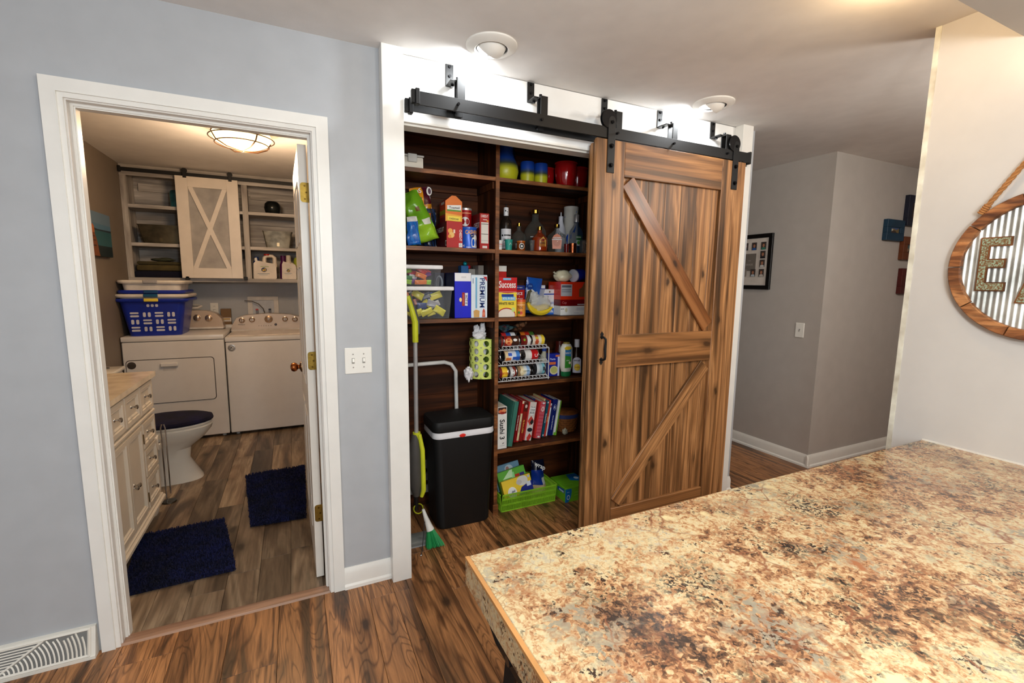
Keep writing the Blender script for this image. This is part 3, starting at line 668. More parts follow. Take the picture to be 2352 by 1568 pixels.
for x, y, r, h, lab in ((1.887, .432, .074, .15, 'tall red mixing bowl with a rolled rim, in front of the others'), (1.80, .548, .066, .128, 'red mixing bowl at the back, beside the tumblers'), (2.018, .50, .07, .145, 'red mixing bowl nearest the barn door')):
    t = thing('mixing_bowl', lab, 'bowl', (x, y, ZT), 0, 'red mixing bowls')
    MB().lathe([(0, 0), (r*.55, 0), (r*.72, .008), (r*.9, h*.4), (r*.97, h*.7), (r*.93, h*.95), (r*.88, h*.95), (r*.9, h*.6), (r*.6, .02), (0, .014)], n=36).build('bowl', RB, t)
    MB().lathe([(r*.93, h*.94), (r*.99, h*.955), (r*.99, h*.99), (r*.93, h), (r*.87, h*.98), (r*.88, h*.94)], n=36).build('rim', mat((176, 26, 26), .15, coat=.4), t)

# ---- second shelf, left bay: snacks
GRN = (112, 172, 36); GRN2 = (150, 196, 48)
pillow('tortilla_chip_bag', 'large lime green snack bag slumped on the second shelf', (.985, .456, Z2), .16, .29, .09, lambda u, v: (118, 86, 40) if (.55 < u < .72 and .58 < v < .66) else (226, 228, 220) if (.62 < u < .95 and .30 < v < .42) else (150, 158, 140) if (.2 < u < .34 and .18 < v < .42) else GRN2 if v < .3 else GRN, (math.radians(-4), math.radians(-19), math.radians(-12)), 1, .015, (1.1, .6))
pillow('snack_bag', 'bright blue folded snack bag at the front of the second shelf', (.902, .378, Z2), .075, .15, .034, lambda u, v: (232, 232, 232) if v > .86 else (24, 96, 186) if (u+v*.3) % .5 < .35 else (36, 120, 208), (0, math.radians(-6), math.radians(10)), 3, .009, (1, .7))
pillow('snack_bag', 'small navy and red snack bag behind the bright blue one', (.872, .545, Z2), .08, .25, .04, lambda u, v: (150, 20, 26) if .42 < v < .62 else (226, 226, 222) if .36 < v < .42 or .8 < v < .86 else (52, 120, 40) if v > .88 else (24, 34, 70), (0, math.radians(4), 0), 4, .009, (1, .7))
pillow('snack_bag', 'golden yellow snack bag low in the corner behind the blue bag', (.815, .40, Z2), .07, .11, .034, lambda u, v: (222, 156, 28), (0, 0, 0), 9, .008, (1, .8))
cb_ = pillow('corn_chip_bag', 'orange foil chip bag leaning above the other snacks', (1.03, .60, Z2), .125, .345, .045, lambda u, v: (236, 156, 34) if v > .72 and u < .62 else (84, 22, 40) if v > .72 else (214, 142, 32) if v > .5 else (26, 46, 76) if v > .36 or u < .4 else (24, 36, 52), (math.radians(3), math.radians(-8), 0), 6, .011, (.95, .95))
printed(cb_, flat((-.05, -.034, .24), (1, 0, .1), (0, 0, 1)), [('p', [(-.02, .0), (.05, .012), (.05, .045), (-.012, .03)], (36, 74, 104)), ('t', 'OS', .03, .078, .026, .25, WH), ('e', .098, .07, .016, .024, WH), ('e', .1, .07, .009, .017, (70, 20, 60))])
pillow('pretzel_bag', 'dark blue foil snack bag below the orange chip bag', (1.035, .535, Z2), .08, .225, .04, lambda u, v: (206, 104, 40) if .35 < u < .6 and .55 < v < .9 else (28, 48, 84) if (u*3+v*2) % 1 < .6 else (22, 26, 34), (0, math.radians(-3), 0), 8, .01, (.8, 1))
CR = (176, 24, 26)
pbox('cracker_box', 'red cheese cracker box lying on its side under the gable-top box', 1.083, 1.178, .375, .57, Z2, Z2+.146, CR, side=(92, 8, 14),
     front=[('e', .022, .092, .014, .014, (236, 170, 80)), ('e', .03, .07, .016, .016, (238, 190, 110)), ('e', .018, .062, .01, .01, (226, 150, 60)), ('r', .04, .08, .05, .1, (236, 214, 190)), ('t', 'CHEEZ-IT', .082, .07, .014, -PI/2, .062, WH), ('r', .072, .004, .092, .026, WH), ('t', '12', .082, .015, .012, -PI/2, .018, BK)],
     left=[('t', 'CHEEZ-IT', .07, .105, .026, WH), ('r', .175, .01, .2, .04, WH), ('r', .18, .015, .195, .034, BK)])
gb = MB(); gb.box(-.05, .05, -.055, .055, 0, .1, b=.001)
gb.prism([(-.05, .1), (.05, .1), (.05, .118), (.012, .149), (-.012, .149), (-.05, .118)], -.055, .055, 'y')
go = tag(gb.build('cracker_carton', mat((176, 40, 26), .4), None, (1.146, .49, Z2+.1465)), 'red and orange gable-top carton standing on the red cracker box', 'carton')
printed(go, flat((-.05, -.055, 0), (1, 0, 0), (0, 0, 1)), [('p', [(.0, .0), (.1, .0), (.1, .118), (.062, .149), (.038, .149), (0, .118)], (226, 120, 44)), ('p', [(.0, .0), (.1, .0), (.1, .04), (0, .05)], (240, 176, 60)), ('r', .01, .062, .094, .072, (90, 150, 50)), ('p', [(.01, .072), (.094, .07), (.094, .1), (.01, .094)], WH), ('t', 'Toasted', .052, .083, .014, .02, .07, BK), ('p', [(.012, .012), (.09, .004), (.09, .034), (.012, .036)], (248, 222, 80)), ('t', 'CHEDDAR', .05, .02, .009, -.06, .06, BK)])
printed(go, flat((-.05, .055, 0), (0, -1, 0), (0, 0, 1)), [('r', .0, .045, .11, .07, (150, 140, 30)), ('r', .01, .0, .1, .03, (120, 20, 18)), ('r', .03, .102, .09, .116, (190, 190, 186))])
cc = lathed('chip_canister', 'tall red chip canister behind the blue nut can', 'canister', (1.252, .535, Z2), [('tube', [(0, 0), (.037, 0), (.0372, .23), (.036, .236)], mat((170, 18, 24), .35)), ('lid', [(.0385, .232), (.0385, .243), (.035, .246), (0, .246)], mat((205, 205, 205), .3, .6))])
printed(cc, wrap((0, 0, 0), .0372, face_to_cam(1.252, .535)), [('e', -.002, .165, .027, .027, WH), ('r', -.04, .212, .04, .217, (236, 170, 120)), ('t', 'PRINGLES', 0, .118, .024, 0, .068, WH), ('r', -.028, .1, .028, .103, (240, 200, 60))])
ca = lathed('nut_can', 'blue cashew can at the front of the second shelf', 'can', (1.233, .438, Z2), [('body', [(0, 0), (.05, 0), (.051, .004), (.0495, .01), (.0495, .112), (.051, .116)], mat((32, 92, 206), .25, .1)), ('lid', [(.052, .113), (.052, .121), (.049, .123), (0, .122)], mat((40, 96, 200), .2))])
fc = face_to_cam(1.233, .438)
printed(ca, wrap((0, 0, 0), .0497, fc), [('t', 'CASHEWS', .034, .093, .024, 0, .1, (240, 178, 66)), ('e', .05, .035, .03, .045, WH), ('e', .026, .073, .013, .011, NAVY), ('t', 'great', .026, .073, .006, 0, .02, WH), ('r', -.046, .066, -.034, .1, (26, 66, 168)), ('r', -.05, .0, -.04, .04, BK), ('t', '34', -.03, .016, .014, 0, .02, WH), ('r', -.01, .006, .02, .009, WH)])
pbox('cracker_box', 'red cheese cracker box standing upright next to the divider', 1.292, 1.352, .40, .60, Z2, Z2+.206, CR, side=(96, 8, 14),
     front=[('t', 'CHEEZ-IT', .03, .19, .014, 0, .045, WH), ('r', .02, .168, .045, .172, (240, 226, 220)), ('e', .048, .163, .006, .005, (230, 160, 60)), ('r', .008, .034, .054, .155, (226, 222, 214)), ('r', .009, .143, .053, .146, BK), ('r', .009, .086, .053, .089, BK), ('r', .009, .05, .053, .051, (120, 120, 120)), ('r', .016, .006, .046, .02, (230, 214, 210))],
     left=[('t', 'CHEEZ-IT', .15, .14, .03, 0, .09, WH)])

# ---- second shelf, right bay: bottles and glasses
CLR = glassy((104, 110, 104), .02, .13); GOLD = mat((196, 158, 70), .2, 1, var=.1)
def bottle(name, label, x, y, h, prof, glass, cap, capm, prints=(), liquid=None, capn='cap', extra=()):
    t = thing(name, label, 'bottle', (x, y, Z2), 0)
    MB().lathe([(0, 0)]+prof, n=30).build('glass', glass, t)
    if liquid: MB().lathe(liquid[0], n=24).build('liquid', liquid[1], t)
    MB().lathe(cap, n=22).build(capn, capm, t)
    for pn, pr, m in extra: MB().lathe(pr, n=24).build(pn, m, t)
    f_ = face_to_cam(x, y)
    for R_, items in prints: printed(t, wrap((0, 0, 0), R_, f_), items)
    return t
bottle('rum_bottle', 'clear rum bottle with a white label and white neck wrap', 1.505, .50, .27, [(.035, 0), (.037, .006), (.037, .165), (.033, .185), (.018, .205), (.0135, .22), (.0135, .25)], glassy((40, 34, 30), .04, .55), [(.0148, .215), (.0155, .225), (.0155, .262), (.014, .266), (0, .266)], mat((226, 226, 230), .3),
       [(.0374, [('r', -.034, .014, .036, .135, (222, 222, 228)), ('p', [(-.028, .1), (-.018, .1), (-.015, .094), (-.02, .088), (-.028, .092)], BK), ('r', -.012, .092, .034, .1, BK), ('t', 'RUM', .008, .066, .02, 0, .044, BK), ('r', -.02, .03, .03, .033, (150, 150, 160))]), (.016, [('e', -.003, .245, .004, .005, BK), ('r', .004, .238, .014, .241, BK)])],
       extra=[('pourer', [(.004, .266), (.004, .285), (.002, .288), (0, .288)], mat((30, 30, 32), .3))])
bottle('liquor_bottle', 'small clear bottle with a gold cap next to the rum', 1.60, .51, .18, [(.04, 0), (.045, .005), (.046, .09), (.04, .11), (.02, .128), (.013, .136), (.012, .165)], CLR, [(.0145, .16), (.0145, .178), (0, .179)], GOLD, [(.0464, [('r', -.02, .02, .02, .05, (150, 156, 160))])])
bottle('liquor_bottle', 'large clear bottle with a gold stopper standing at the back', 1.73, .536, .28, [(.06, 0), (.07, .008), (.074, .1), (.07, .14), (.05, .175), (.026, .2), (.021, .215), (.021, .25)], CLR, [(.024, .246), (.027, .25), (.027, .27), (.022, .274), (0, .274)], GOLD, [(.0745, [('p', [(-.03, .045), (-.005, .1), (.016, .12), (.01, .09), (-.01, .05)], (204, 190, 120)), ('r', -.03, .095, .025, .1, (190, 190, 190))])])
bottle('whisky_bottle', 'squat amber whisky bottle with a gold crown label', 1.694, .408, .155, [(.04, 0), (.048, .006), (.05, .06), (.046, .085), (.026, .105), (.014, .115), (.012, .14)], glassy((150, 52, 14), .04, .5), [(.0145, .132), (.0145, .152), (0, .153)], GOLD,
       [(.0503, [('p', [(.0, .03), (.045, .03), (.047, .066), (.024, .09), (.0, .066)], (206, 168, 80)), ('e', .023, .07, .012, .007, (120, 20, 24)), ('t', 'CROWN', .023, .05, .009, 0, .035, BK)])], ([(0, .004), (.044, .006), (.046, .06), (.04, .085), (0, .09)], mat((158, 50, 10), .2)))
bottle('whisky_bottle', 'round clear bottle with a copper pink label', 1.842, .45, .18, [(.045, 0), (.052, .006), (.062, .05), (.064, .085), (.055, .115), (.025, .135), (.014, .145), (.0135, .165)], CLR, [(.016, .158), (.0175, .162), (.0175, .18), (0, .181)], mat((128, 100, 40), .25, 1),
       [(.0646, [('p', [(-.026, .022), (.03, .022), (.034, .082), (-.03, .082)], (206, 128, 100)), ('p', [(-.032, .084), (.036, .084), (.022, .106), (.002, .116), (-.018, .106)], (206, 128, 100)), ('t', 'CROWN', .002, .09, .011, 0, .05, WH), ('r', -.03, .078, .034, .082, WH)])])
bottle('liquor_bottle', 'white opaque bottle standing between the pink label and the tall tube', 1.934, .555, .25, [(.036, 0), (.038, .01), (.038, .13), (.03, .17), (.017, .205), (.014, .225)], mat((206, 206, 214), .25), [(.015, .222), (.015, .248), (.004, .25), (.0035, .275), (0, .276)], mat((200, 200, 208), .3), [(.0385, [('t', '1800', .008, .122, .024, -.2, .05, BK)])])
tb_ = lathed('gift_tube', 'tall white cardboard tube with a blue swirl at the back of the shelf', 'tube', (2.025, .575, Z2), [('tube', [(0, 0), (.049, 0), (.049, .305)], mat((214, 212, 202), .45)), ('lid', [(.0495, .3), (.0495, .318), (.047, .32), (0, .32)], mat((220, 218, 210), .4))])
printed(tb_, wrap((0, 0, 0), .0492, face_to_cam(2.025, .575)), [('p', [(-.048, .252), (-.02, .262), (.01, .285), (.04, .29), (.04, .275), (.012, .27), (-.018, .25), (-.048, .246)], BLUE), ('p', [(-.05, .02), (-.02, .06), (-.015, .14), (-.03, .12), (-.05, .08)], BLUE), ('p', [(.0, .1), (.03, .15), (.04, .2), (.02, .16), (0, .13)], BLUE)])
bottle('vodka_bottle', 'pale blue glass vodka bottle with a silver cap and green label', 1.998, .465, .26, [(.04, 0), (.045, .006), (.047, .12), (.042, .15), (.022, .178), (.0155, .19), (.0155, .215)], glassy((50, 90, 130), .03, .16), [(.0175, .205), (.0175, .25), (.015, .254), (0, .254)], mat((206, 208, 212), .25, .6),
       [(.0474, [('r', -.0, .085, .04, .115, (30, 92, 40)), ('t', 'VODKA', .02, .105, .008, 0, .034, WH), ('r', .004, .05, .03, .085, (190, 196, 200)), ('e', .018, .07, .01, .012, (60, 130, 40))])])
def cup(name, label, x, y, r0, r1, h, m, items=(), grp=None, cat='glass'):
    t = tag(MB().lathe([(0, 0), (r0, 0), (r1, h), (r1-.002, h), (r0-.003, .004), (0, .004)], n=24).build(name, m, None, (x, y, Z2)), label, cat, grp)
    if items: printed(t, wrap((0, 0, 0), lambda v: r0+(r1-r0)*v/h, face_to_cam(x, y)), items)
    return t
cup('shot_glass', 'white shot glass with red bands, half behind the divider', 1.4125, .385, .014, .018, .055, mat((226, 224, 224), .25), [('r', -.02, .03, .02, .033, RED), ('r', -.02, .02, .02, .022, (120, 30, 40))])
cup('paper_cup', 'small teal and coral paper cup in front of the rum bottle', 1.473, .388, .019, .024, .062, mat((36, 146, 132), .5), [('p', [(-.04, 0), (.04, 0), (.04, .03), (.01, .034), (-.01, .026), (-.04, .03)], (232, 100, 76)), ('p', [(.004, .03), (.012, .044), (.022, .03)], WH)], None, 'cup')
cup('shot_glass', 'cut crystal shot glass in front of the large clear bottle', 1.63, .385, .012, .017, .066, glassy((120, 124, 124), .02, .14))
jr = lathed('candle_jar', 'small amber jar with a round black and white label', 'jar', (1.556, .39, Z2), [('glass', [(0, 0), (.024, 0), (.026, .004), (.026, .046), (.022, .05)], mat((130, 62, 20), .2, coat=.3)), ('lid', [(.0235, .048), (.0265, .05), (.0265, .058), (0, .059)], mat((178, 96, 26), .3))])
printed(jr, wrap((0, 0, 0), .0262, face_to_cam(1.556, .39)), [('e', .006, .026, .017, .018, (236, 232, 220)), ('e', .006, .026, .014, .015, BK), ('t', 'M', .006, .026, .012, 0, .02, WH)])
cup('shot_glass', 'dark red shot glass beside the copper cup', 1.881, .39, .014, .017, .055, glassy((110, 20, 22), .04, .6))
cup('copper_cup', 'small hammered copper cup at the front edge of the bottle shelf', 1.924, .384, .022, .024, .06, mat((176, 96, 60), .2, 1, bump=.8, bscale=60), [], None, 'cup')
mg = thing('glass_mug', 'clear shot mug with a curved handle near the barn door', 'mug', (2.005, .39, Z2))
MB().lathe([(0, 0), (.022, 0), (.023, .004), (.024, .085), (.022, .085), (.021, .012), (0, .01)], n=24).build('cup', glassy((110, 114, 116), .02, .1), mg)
MB().tube([(.022, -.002, .066), (.036, -.004, .068), (.046, -.006, .054), (.046, -.006, .03), (.036, -.004, .016), (.022, -.002, .016)], .0042, 8).build('handle', mat((214, 218, 220), .1), mg)
cup('jar', 'small orange-lidded glass behind the clear shot mug', 2.055, .44, .02, .022, .082, glassy((150, 90, 20), .05, .55), [], None, 'jar')
# ---- third shelf, left bay: bins and boxes
BIN = glassy((170, 174, 180), .12, .12); LID = mat((238, 238, 240), .35)
def bin_(label, x0, x1, y0, y1, z0, h, seed, cols):
    t = thing('storage_bin', label, 'storage bin', ((x0+x1)/2, (y0+y1)/2, z0), 0, 'clear bins with white lids')
    w_, d_ = (x1-x0)/2, (y1-y0)/2; s = .9; mb = MB()
    b0 = [(-w_*s, -d_*s, 0), (w_*s, -d_*s, 0), (w_*s, d_*s, 0), (-w_*s, d_*s, 0)]; t0 = [(-w_, -d_, h-.02), (w_, -d_, h-.02), (w_, d_, h-.02), (-w_, d_, h-.02)]
    mb.add(b0+t0, [(0, 1, 2, 3)]+[(i, (i+1) % 4, (i+1) % 4+4, i+4) for i in range(4)]); mb.build('tub', BIN, t, smooth=0)
    MB().box(-w_-.01, w_+.01, -d_-.01, d_+.01, h-.024, h-.001, b=.007).build('lid', LID, t)
    R = random.Random(seed)
    return t, w_*s, d_*s, h-.03, R
def packet(label, c, w_, h_, col, rot, seed, grp):
    return None
PKG = []
for (lab, a, cols, n, sd) in (('clear lidded bin of red snack packets, stacked on the bigger bin', (.80, 1.052, .382, .53, Z3+.1835, .117), [(206, 40, 44), (214, 60, 60), (196, 30, 50), (150, 196, 60), (120, 60, 130), (224, 120, 50), (226, 226, 226), (60, 130, 70)], 12, 3),
                              ('clear lidded bin of mixed packets, lower of the two on the third shelf', (.79, 1.112, .37, .535, Z3, .182), [(214, 204, 60), (230, 216, 80), (196, 196, 200), (50, 70, 130), (210, 110, 60), (70, 74, 90), (226, 224, 222), (180, 84, 50), (160, 160, 170)], 21, 5)):
    t, w_, d_, hh, R = bin_(lab, *a, sd, cols)
    base_ = t.location.copy()
    per = max(1, n//3)
    for i in range(n):
        layer = i//per; c = cols[(i*7+sd) % len(cols)] if layer else cols[i % 2 if sd == 5 else (i % 3)+3]
        pw, ph = R.uniform(.045, .07), R.uniform(.032, .042) if sd == 5 else R.uniform(.022, .028)
        px = -w_+.055+(i % per)*(2*w_-.11)/max(1, per-1); py = -d_+.034+.022*(i % 2)+.012*layer; pz = .006+layer*hh/3.3
        o = pillow('snack_packet', ('red or bright small snack packet inside the upper clear bin' if sd == 3 else 'small mixed snack packet inside the lower clear bin'), (base_.x+px, base_.y+py, base_.z+pz), pw, ph, .016, lambda u, v, c=c: c if v < .8 else tuple(min(255, k+40) for k in c), (R.uniform(-.35, .35), R.uniform(-.6, .6), R.uniform(-.25, .25)), i+sd*10, .006, (1, 1), 'snack packet', .25, nu=6, nv=6)
        o['group'] = 'packets in the upper bin' if sd == 3 else 'packets in the lower bin'
pbox('baking_box', 'dark navy box with a clear window behind the bins', 1.062, 1.122, .552, .625, Z3, Z3+.262, (26, 28, 52), front=[('e', .03, .2, .022, .045, (150, 156, 166)), ('e', .026, .2, .016, .038, (60, 62, 74))], top=[('r', .01, .02, .05, .1, (150, 150, 150))])
pbox('popcorn_box', 'royal blue popcorn box with a white tear-off top', 1.128, 1.228, .372, .56, Z3, Z3+.26, (14, 26, 196), side=(14, 18, 60),
     front=[('r', .001, .212, .099, .259, (236, 236, 238)), ('r', .04, .23, .07, .24, (214, 214, 216)), ('r', .044, .07, .061, .148, (150, 32, 30)), ('p', [(.062, .072), (.078, .07), (.08, .146), (.062, .144)], (216, 216, 222)), ('t', 'ACT II', .0705, .108, .014, -PI/2, .068, (20, 24, 90)), ('e', .035, .106, .008, .012, (244, 222, 150)), ('r', .051, .08, .054, .138, (220, 120, 90))])
pbox('cracker_box', 'white and blue saltine box with a tall blue word on it', 1.230, 1.330, .374, .56, Z3, Z3+.25, (214, 228, 240), side=(190, 206, 222),
     front=[('r', .0, .0, .1, .245, (222, 234, 244)), ('t', 'PREMIUM', .068, .145, .031, -PI/2, .19, (20, 52, 118)), ('r', .026, .055, .036, .235, (110, 176, 216)), ('p', [(.074, .24), (.098, .24), (.098, .212)], (188, 34, 44)), ('p', [(.016, .002), (.05, .002), (.052, .04), (.03, .048), (.014, .04)], (212, 164, 96)), ('p', [(.068, .003), (.088, .003), (.086, .04), (.078, .055), (.07, .04)], (206, 84, 60)), ('e', .078, .02, .007, .013, (226, 130, 100)), ('r', .008, .2, .012, .23, (90, 110, 140)), ('r', .086, .1, .089, .19, (160, 190, 215))],
     top=[('t', 'Premium', .05, .05, .02, 0, .08, (60, 60, 70))])
pbox('tea_box', 'blue box peeking out behind the popcorn box', 1.236, 1.284, .57, .625, Z3, Z3+.308, (24, 92, 150))
pbox('pasta_box', 'taupe grey box peeking out behind the saltine box', 1.330, 1.366, .52, .62, Z3, Z3+.31, (126, 118, 110))
pbox('pasta_box', 'pale grey box between the blue and the taupe boxes at the back', 1.286, 1.329, .57, .625, Z3, Z3+.288, (150, 144, 136))
for c, dx, lab in (((20, 150, 160), 0, 'shiny teal bauble lying on the back boxes'), ((196, 24, 44), .024, 'shiny red bauble lying on the back boxes')):
    tag(MB().ball((0, 0, .013), .013, 16).build('bauble', mat(c, .1, .3), None, (1.272+dx, .6, Z3+.308 if dx == 0 else Z3+.2885)), lab, 'bauble')

# ---- third shelf, right bay
pbox('rice_box', 'red and yellow white-rice box standing at the divider', 1.402, 1.524, .372, .50, Z3, Z3+.238, (248, 220, 70), side=(206, 30, 34),
     front=[('r', 0, .148, .122, .238, (196, 22, 26)), ('p', [(0, .152), (.03, .146), (.06, .144), (.09, .146), (.122, .152), (.122, .16), (0, .16)], (196, 22, 26)), ('r', .004, .15, .118, .152, (240, 200, 190)), ('t', 'Success', .058, .196, .042, 0, .112, WH), ('r', .03, .222, .082, .234, (120, 190, 230)), ('r', .02, .122, .1, .138, (30, 60, 150)), ('r', .024, .1, .112, .122, (92, 180, 226)), ('t', 'BOIL-IN-BAG', .068, .112, .013, 0, .08, WH), ('t', 'WHITE RICE', .052, .082, .016, 0, .1, BK), ('e', .052, .012, .062, .044, (186, 40, 40)), ('e', .052, .008, .058, .042, (232, 220, 206)), ('e', .098, .044, .012, .014, (196, 220, 130))])
pbox('cereal_box', 'red box with a white flap behind the rice box', 1.445, 1.517, .51, .60, Z3, Z3+.275, (190, 24, 22), front=[('r', 0, .275, .068, .276, WH)], top=[])
tag(MB().box(-.036, .036, -.002, .002, 0, .035, b=.0008).build('box_flap', mat((236, 234, 230), .5), None, (1.481, .512, Z3+.2756)), 'raised white flap on top of the red box behind the rice', 'flap')
pbox('rice_mix_box', 'red and blue rice mix box behind the orange canister', 1.566, 1.640, .495, .55, Z3, Z3+.19, (190, 24, 24), side=(120, 14, 16), front=[('r', 0, .162, .074, .19, (28, 48, 130)), ('t', 'the original', .037, .176, .008, 0, .06, WH), ('t', 'RICE', .035, .138, .018, 0, .046, WH), ('t', 'a', .035, .12, .008, 0, .02, YEL), ('t', 'RONI', .035, .1, .018, 0, .046, WH), ('e', .04, .03, .036, .045, (226, 130, 50))])
oc = lathed('seasoning_can', 'orange oat canister standing in front of the red rice mix', 'canister', (1.572, .41, Z3), [('tube', [(0, 0), (.029, 0), (.029, .092)], mat((232, 150, 56), .4)), ('lid', [(.0295, .09), (.0295, .104), (0, .105)], mat((226, 96, 48), .35))])
printed(oc, wrap((0, 0, 0), .0292, face_to_cam(1.572, .41)), [('t', 'TOS', -.006, .054, .016, 0, .034, BK), ('e', .0, .022, .012, .01, (206, 60, 40)), ('e', -.012, .024, .008, .008, (80, 140, 50)), ('r', -.03, .07, .03, .073, (250, 220, 170))])
bp_ = pillow('rice_pouch', 'blue upright pouch with a white swoosh behind the bananas', (1.722, .556, Z3), .12, .235, .036, lambda u, v: (30, 86, 176), (0, math.radians(5), 0), 12, .003, (1, .95))
printed(bp_, flat((-.062, -.022, 0), (1, 0, 0), (0, 0, 1)), [('p', [(0, .02), (.06, .02), (.085, .06), (.088, .1), (.07, .14), (.04, .16), (0, .15)], (226, 230, 234)), ('p', [(0, .02), (.052, .02), (.075, .06), (.078, .1), (.062, .134), (.036, .15), (0, .14)], (206, 210, 214)), ('e', .024, .175, .022, .022, (20, 60, 140)), ('t', 'great', .024, .178, .01, 0, .034, (150, 190, 230)), ('t', 'Instant', .04, .116, .018, .02, .07, (40, 44, 60))])
# bananas: a hand of four with a plastic bag over them
bn = thing('banana_bunch', 'bunch of yellow bananas in clear plastic on the third shelf', 'bananas', (1.70, .42, Z3))
BAN = ombre('banana_skin', (226, 196, 46), (176, 188, 40), .03, .16)
for i in range(4):
    pts = []; a0 = math.radians(205); a1 = math.radians(318); Rr = .108-.006*i
    for k in range(13):
        a = a0+(a1-a0)*k/12; pts.append((Rr*math.cos(a)*1.0+.012, -.022+i*.017+.012*math.sin(k/12*PI), .129+Rr*1.02*math.sin(a)+.003*i))
    rr = [.005, .011, .0155, .018, .019, .0195, .0195, .0195, .019, .0175, .014, .009, .004]
    MB().tube(pts, rr, 7).build('banana', BAN, bn)
MB().tube([(-.086, .0, .085), (-.07, .002, .12), (-.062, .004, .15), (-.05, .004, .158)], [.012, .01, .011, .008], 8).build('stem', mat((70, 66, 36), .6), bn)
crumple('bag_film', (.015, .0, .072), .062, glassy((226, 228, 224), .08, .3), bn, 5, (1.15, .5, .8), .35, 20)
crumple('bag_film', (-.03, .005, .115), .036, glassy((214, 216, 210), .08, .35), bn, 8, (.9, .5, 1), .4, 22)
pbox('sugar_carton', 'narrow royal blue carton behind the white milk-style carton', 1.79, 1.838, .575, .615, Z3, Z3+.192, (20, 50, 170), front=[('r', .006, .17, .044, .191, WH), ('e', .024, .148, .018, .012, (200, 210, 230)), ('r', .004, .09, .03, .12, (150, 150, 150)), ('r', 0, .066, .048, .074, WH)])
cm = MB(); cm.box(-.042, .042, -.035, .035, 0, .138, b=.001); cm.prism([(-.042, .138), (.042, .138), (.034, .166), (-.034, .166)], -.035, .035, 'y')
co = tag(cm.build('broth_carton', mat((232, 232, 236), .4), None, (1.818, .52, Z3)), 'white and blue gable carton next to the bananas', 'carton')
printed(co, flat((-.042, -.035, 0), (1, 0, 0), (0, 0, 1)), [('r', 0, 0, .084, .042, (40, 104, 196)), ('r', 0, .13, .084, .138, (50, 80, 170)), ('e', .043, .15, .005, .007, (130, 96, 50)), ('r', .004, .118, .036, .124, (190, 196, 214)), ('r', .044, .06, .046, .11, (196, 200, 210)), ('r', .01, .088, .04, .09, (190, 196, 210)), ('r', .05, .07, .08, .084, (176, 184, 214)), ('t', 'milk', .052, .022, .018, 0, .05, WH)])
rb = pbox('noodle_pack', 'orange red shrink-wrapped noodle pack with a silver panel', 1.852, 2.078, .40, .56, Z3+.1, Z3+.216, (206, 48, 20), rough=.2, front=[('r', .002, .024, .086, .1, (168, 168, 172)), ('r', .008, .08, .08, .094, (90, 90, 100)), ('r', .008, .062, .08, .068, (120, 120, 130)), ('r', .008, .05, .08, .055, (120, 120, 130)), ('p', [(.14, .02), (.224, .02), (.224, .114), (.18, .114), (.16, .08), (.14, .07)], (110, 70, 40))])
db = pbox('snack_case', 'dark red shrink-wrapped case under the orange noodle pack', 1.852, 2.078, .40, .57, Z3+.06, Z3+.0995, (110, 10, 16), rough=.15, front=[('t', 'Cup', .03, .02, .02, 0, .04, (170, 90, 90)), ('r', .13, .006, .2, .012, (190, 190, 190))])
wb = pbox('carton_case', 'white case at the bottom of the shrink-wrapped stack', 1.852, 2.078, .395, .575, Z3, Z3+.0595, (232, 230, 226), front=[('t', 'Garlic', .012, .042, .009, 0, .03, BK), ('e', .042, .034, .009, .014, (206, 196, 160)), ('r', .12, .03, .2, .05, (206, 206, 210)), ('r', .1, .012, .14, .016, (200, 200, 204))])
wbag = crumple('flour_bag', (0, 0, .038), .05, mat((214, 206, 176), .3, bump=.4, bscale=60), None, 3, (1.25, .85, .74), .2, 10); wbag.location = (1.91, .475, Z3+.2165)
tag(wbag, 'knotted clear bag of pale grain on top of the noodle pack', 'bag'); MB().tube([(-.055, -.01, .05), (-.07, -.014, .056), (-.078, -.014, .062)], [.009, .005, .007], 8).build('twist', mat((200, 194, 170), .3), wbag)
cp = thing('paper_tub', 'blue and white tub lying on its side on the noodle pack', 'tub', (2.018, .47, Z3+.2605))
T_ = Matrix.Rotation(math.radians(18), 4, 'Z') @ Matrix.Rotation(math.radians(84), 4, 'Y')
k = MB(); k.T = T_; k.lathe([(.0405, -.04), (.0415, -.036), (.038, .05)], n=28); k.build('body', mat((20, 36, 150), .3), cp)
k = MB(); k.T = T_; k.lathe([(0, -.043), (.041, -.043), (.043, -.041), (.043, -.032), (.041, -.031)], n=28); k.build('lid', mat((206, 212, 226), .3), cp)
k = MB(); k.T = T_; k.lathe([(.0398, -.012), (.0392, .012)], n=12, a0=PI*.6, a1=PI*1.15); k.build('orange_patch', mat((226, 130, 30), .3), cp)

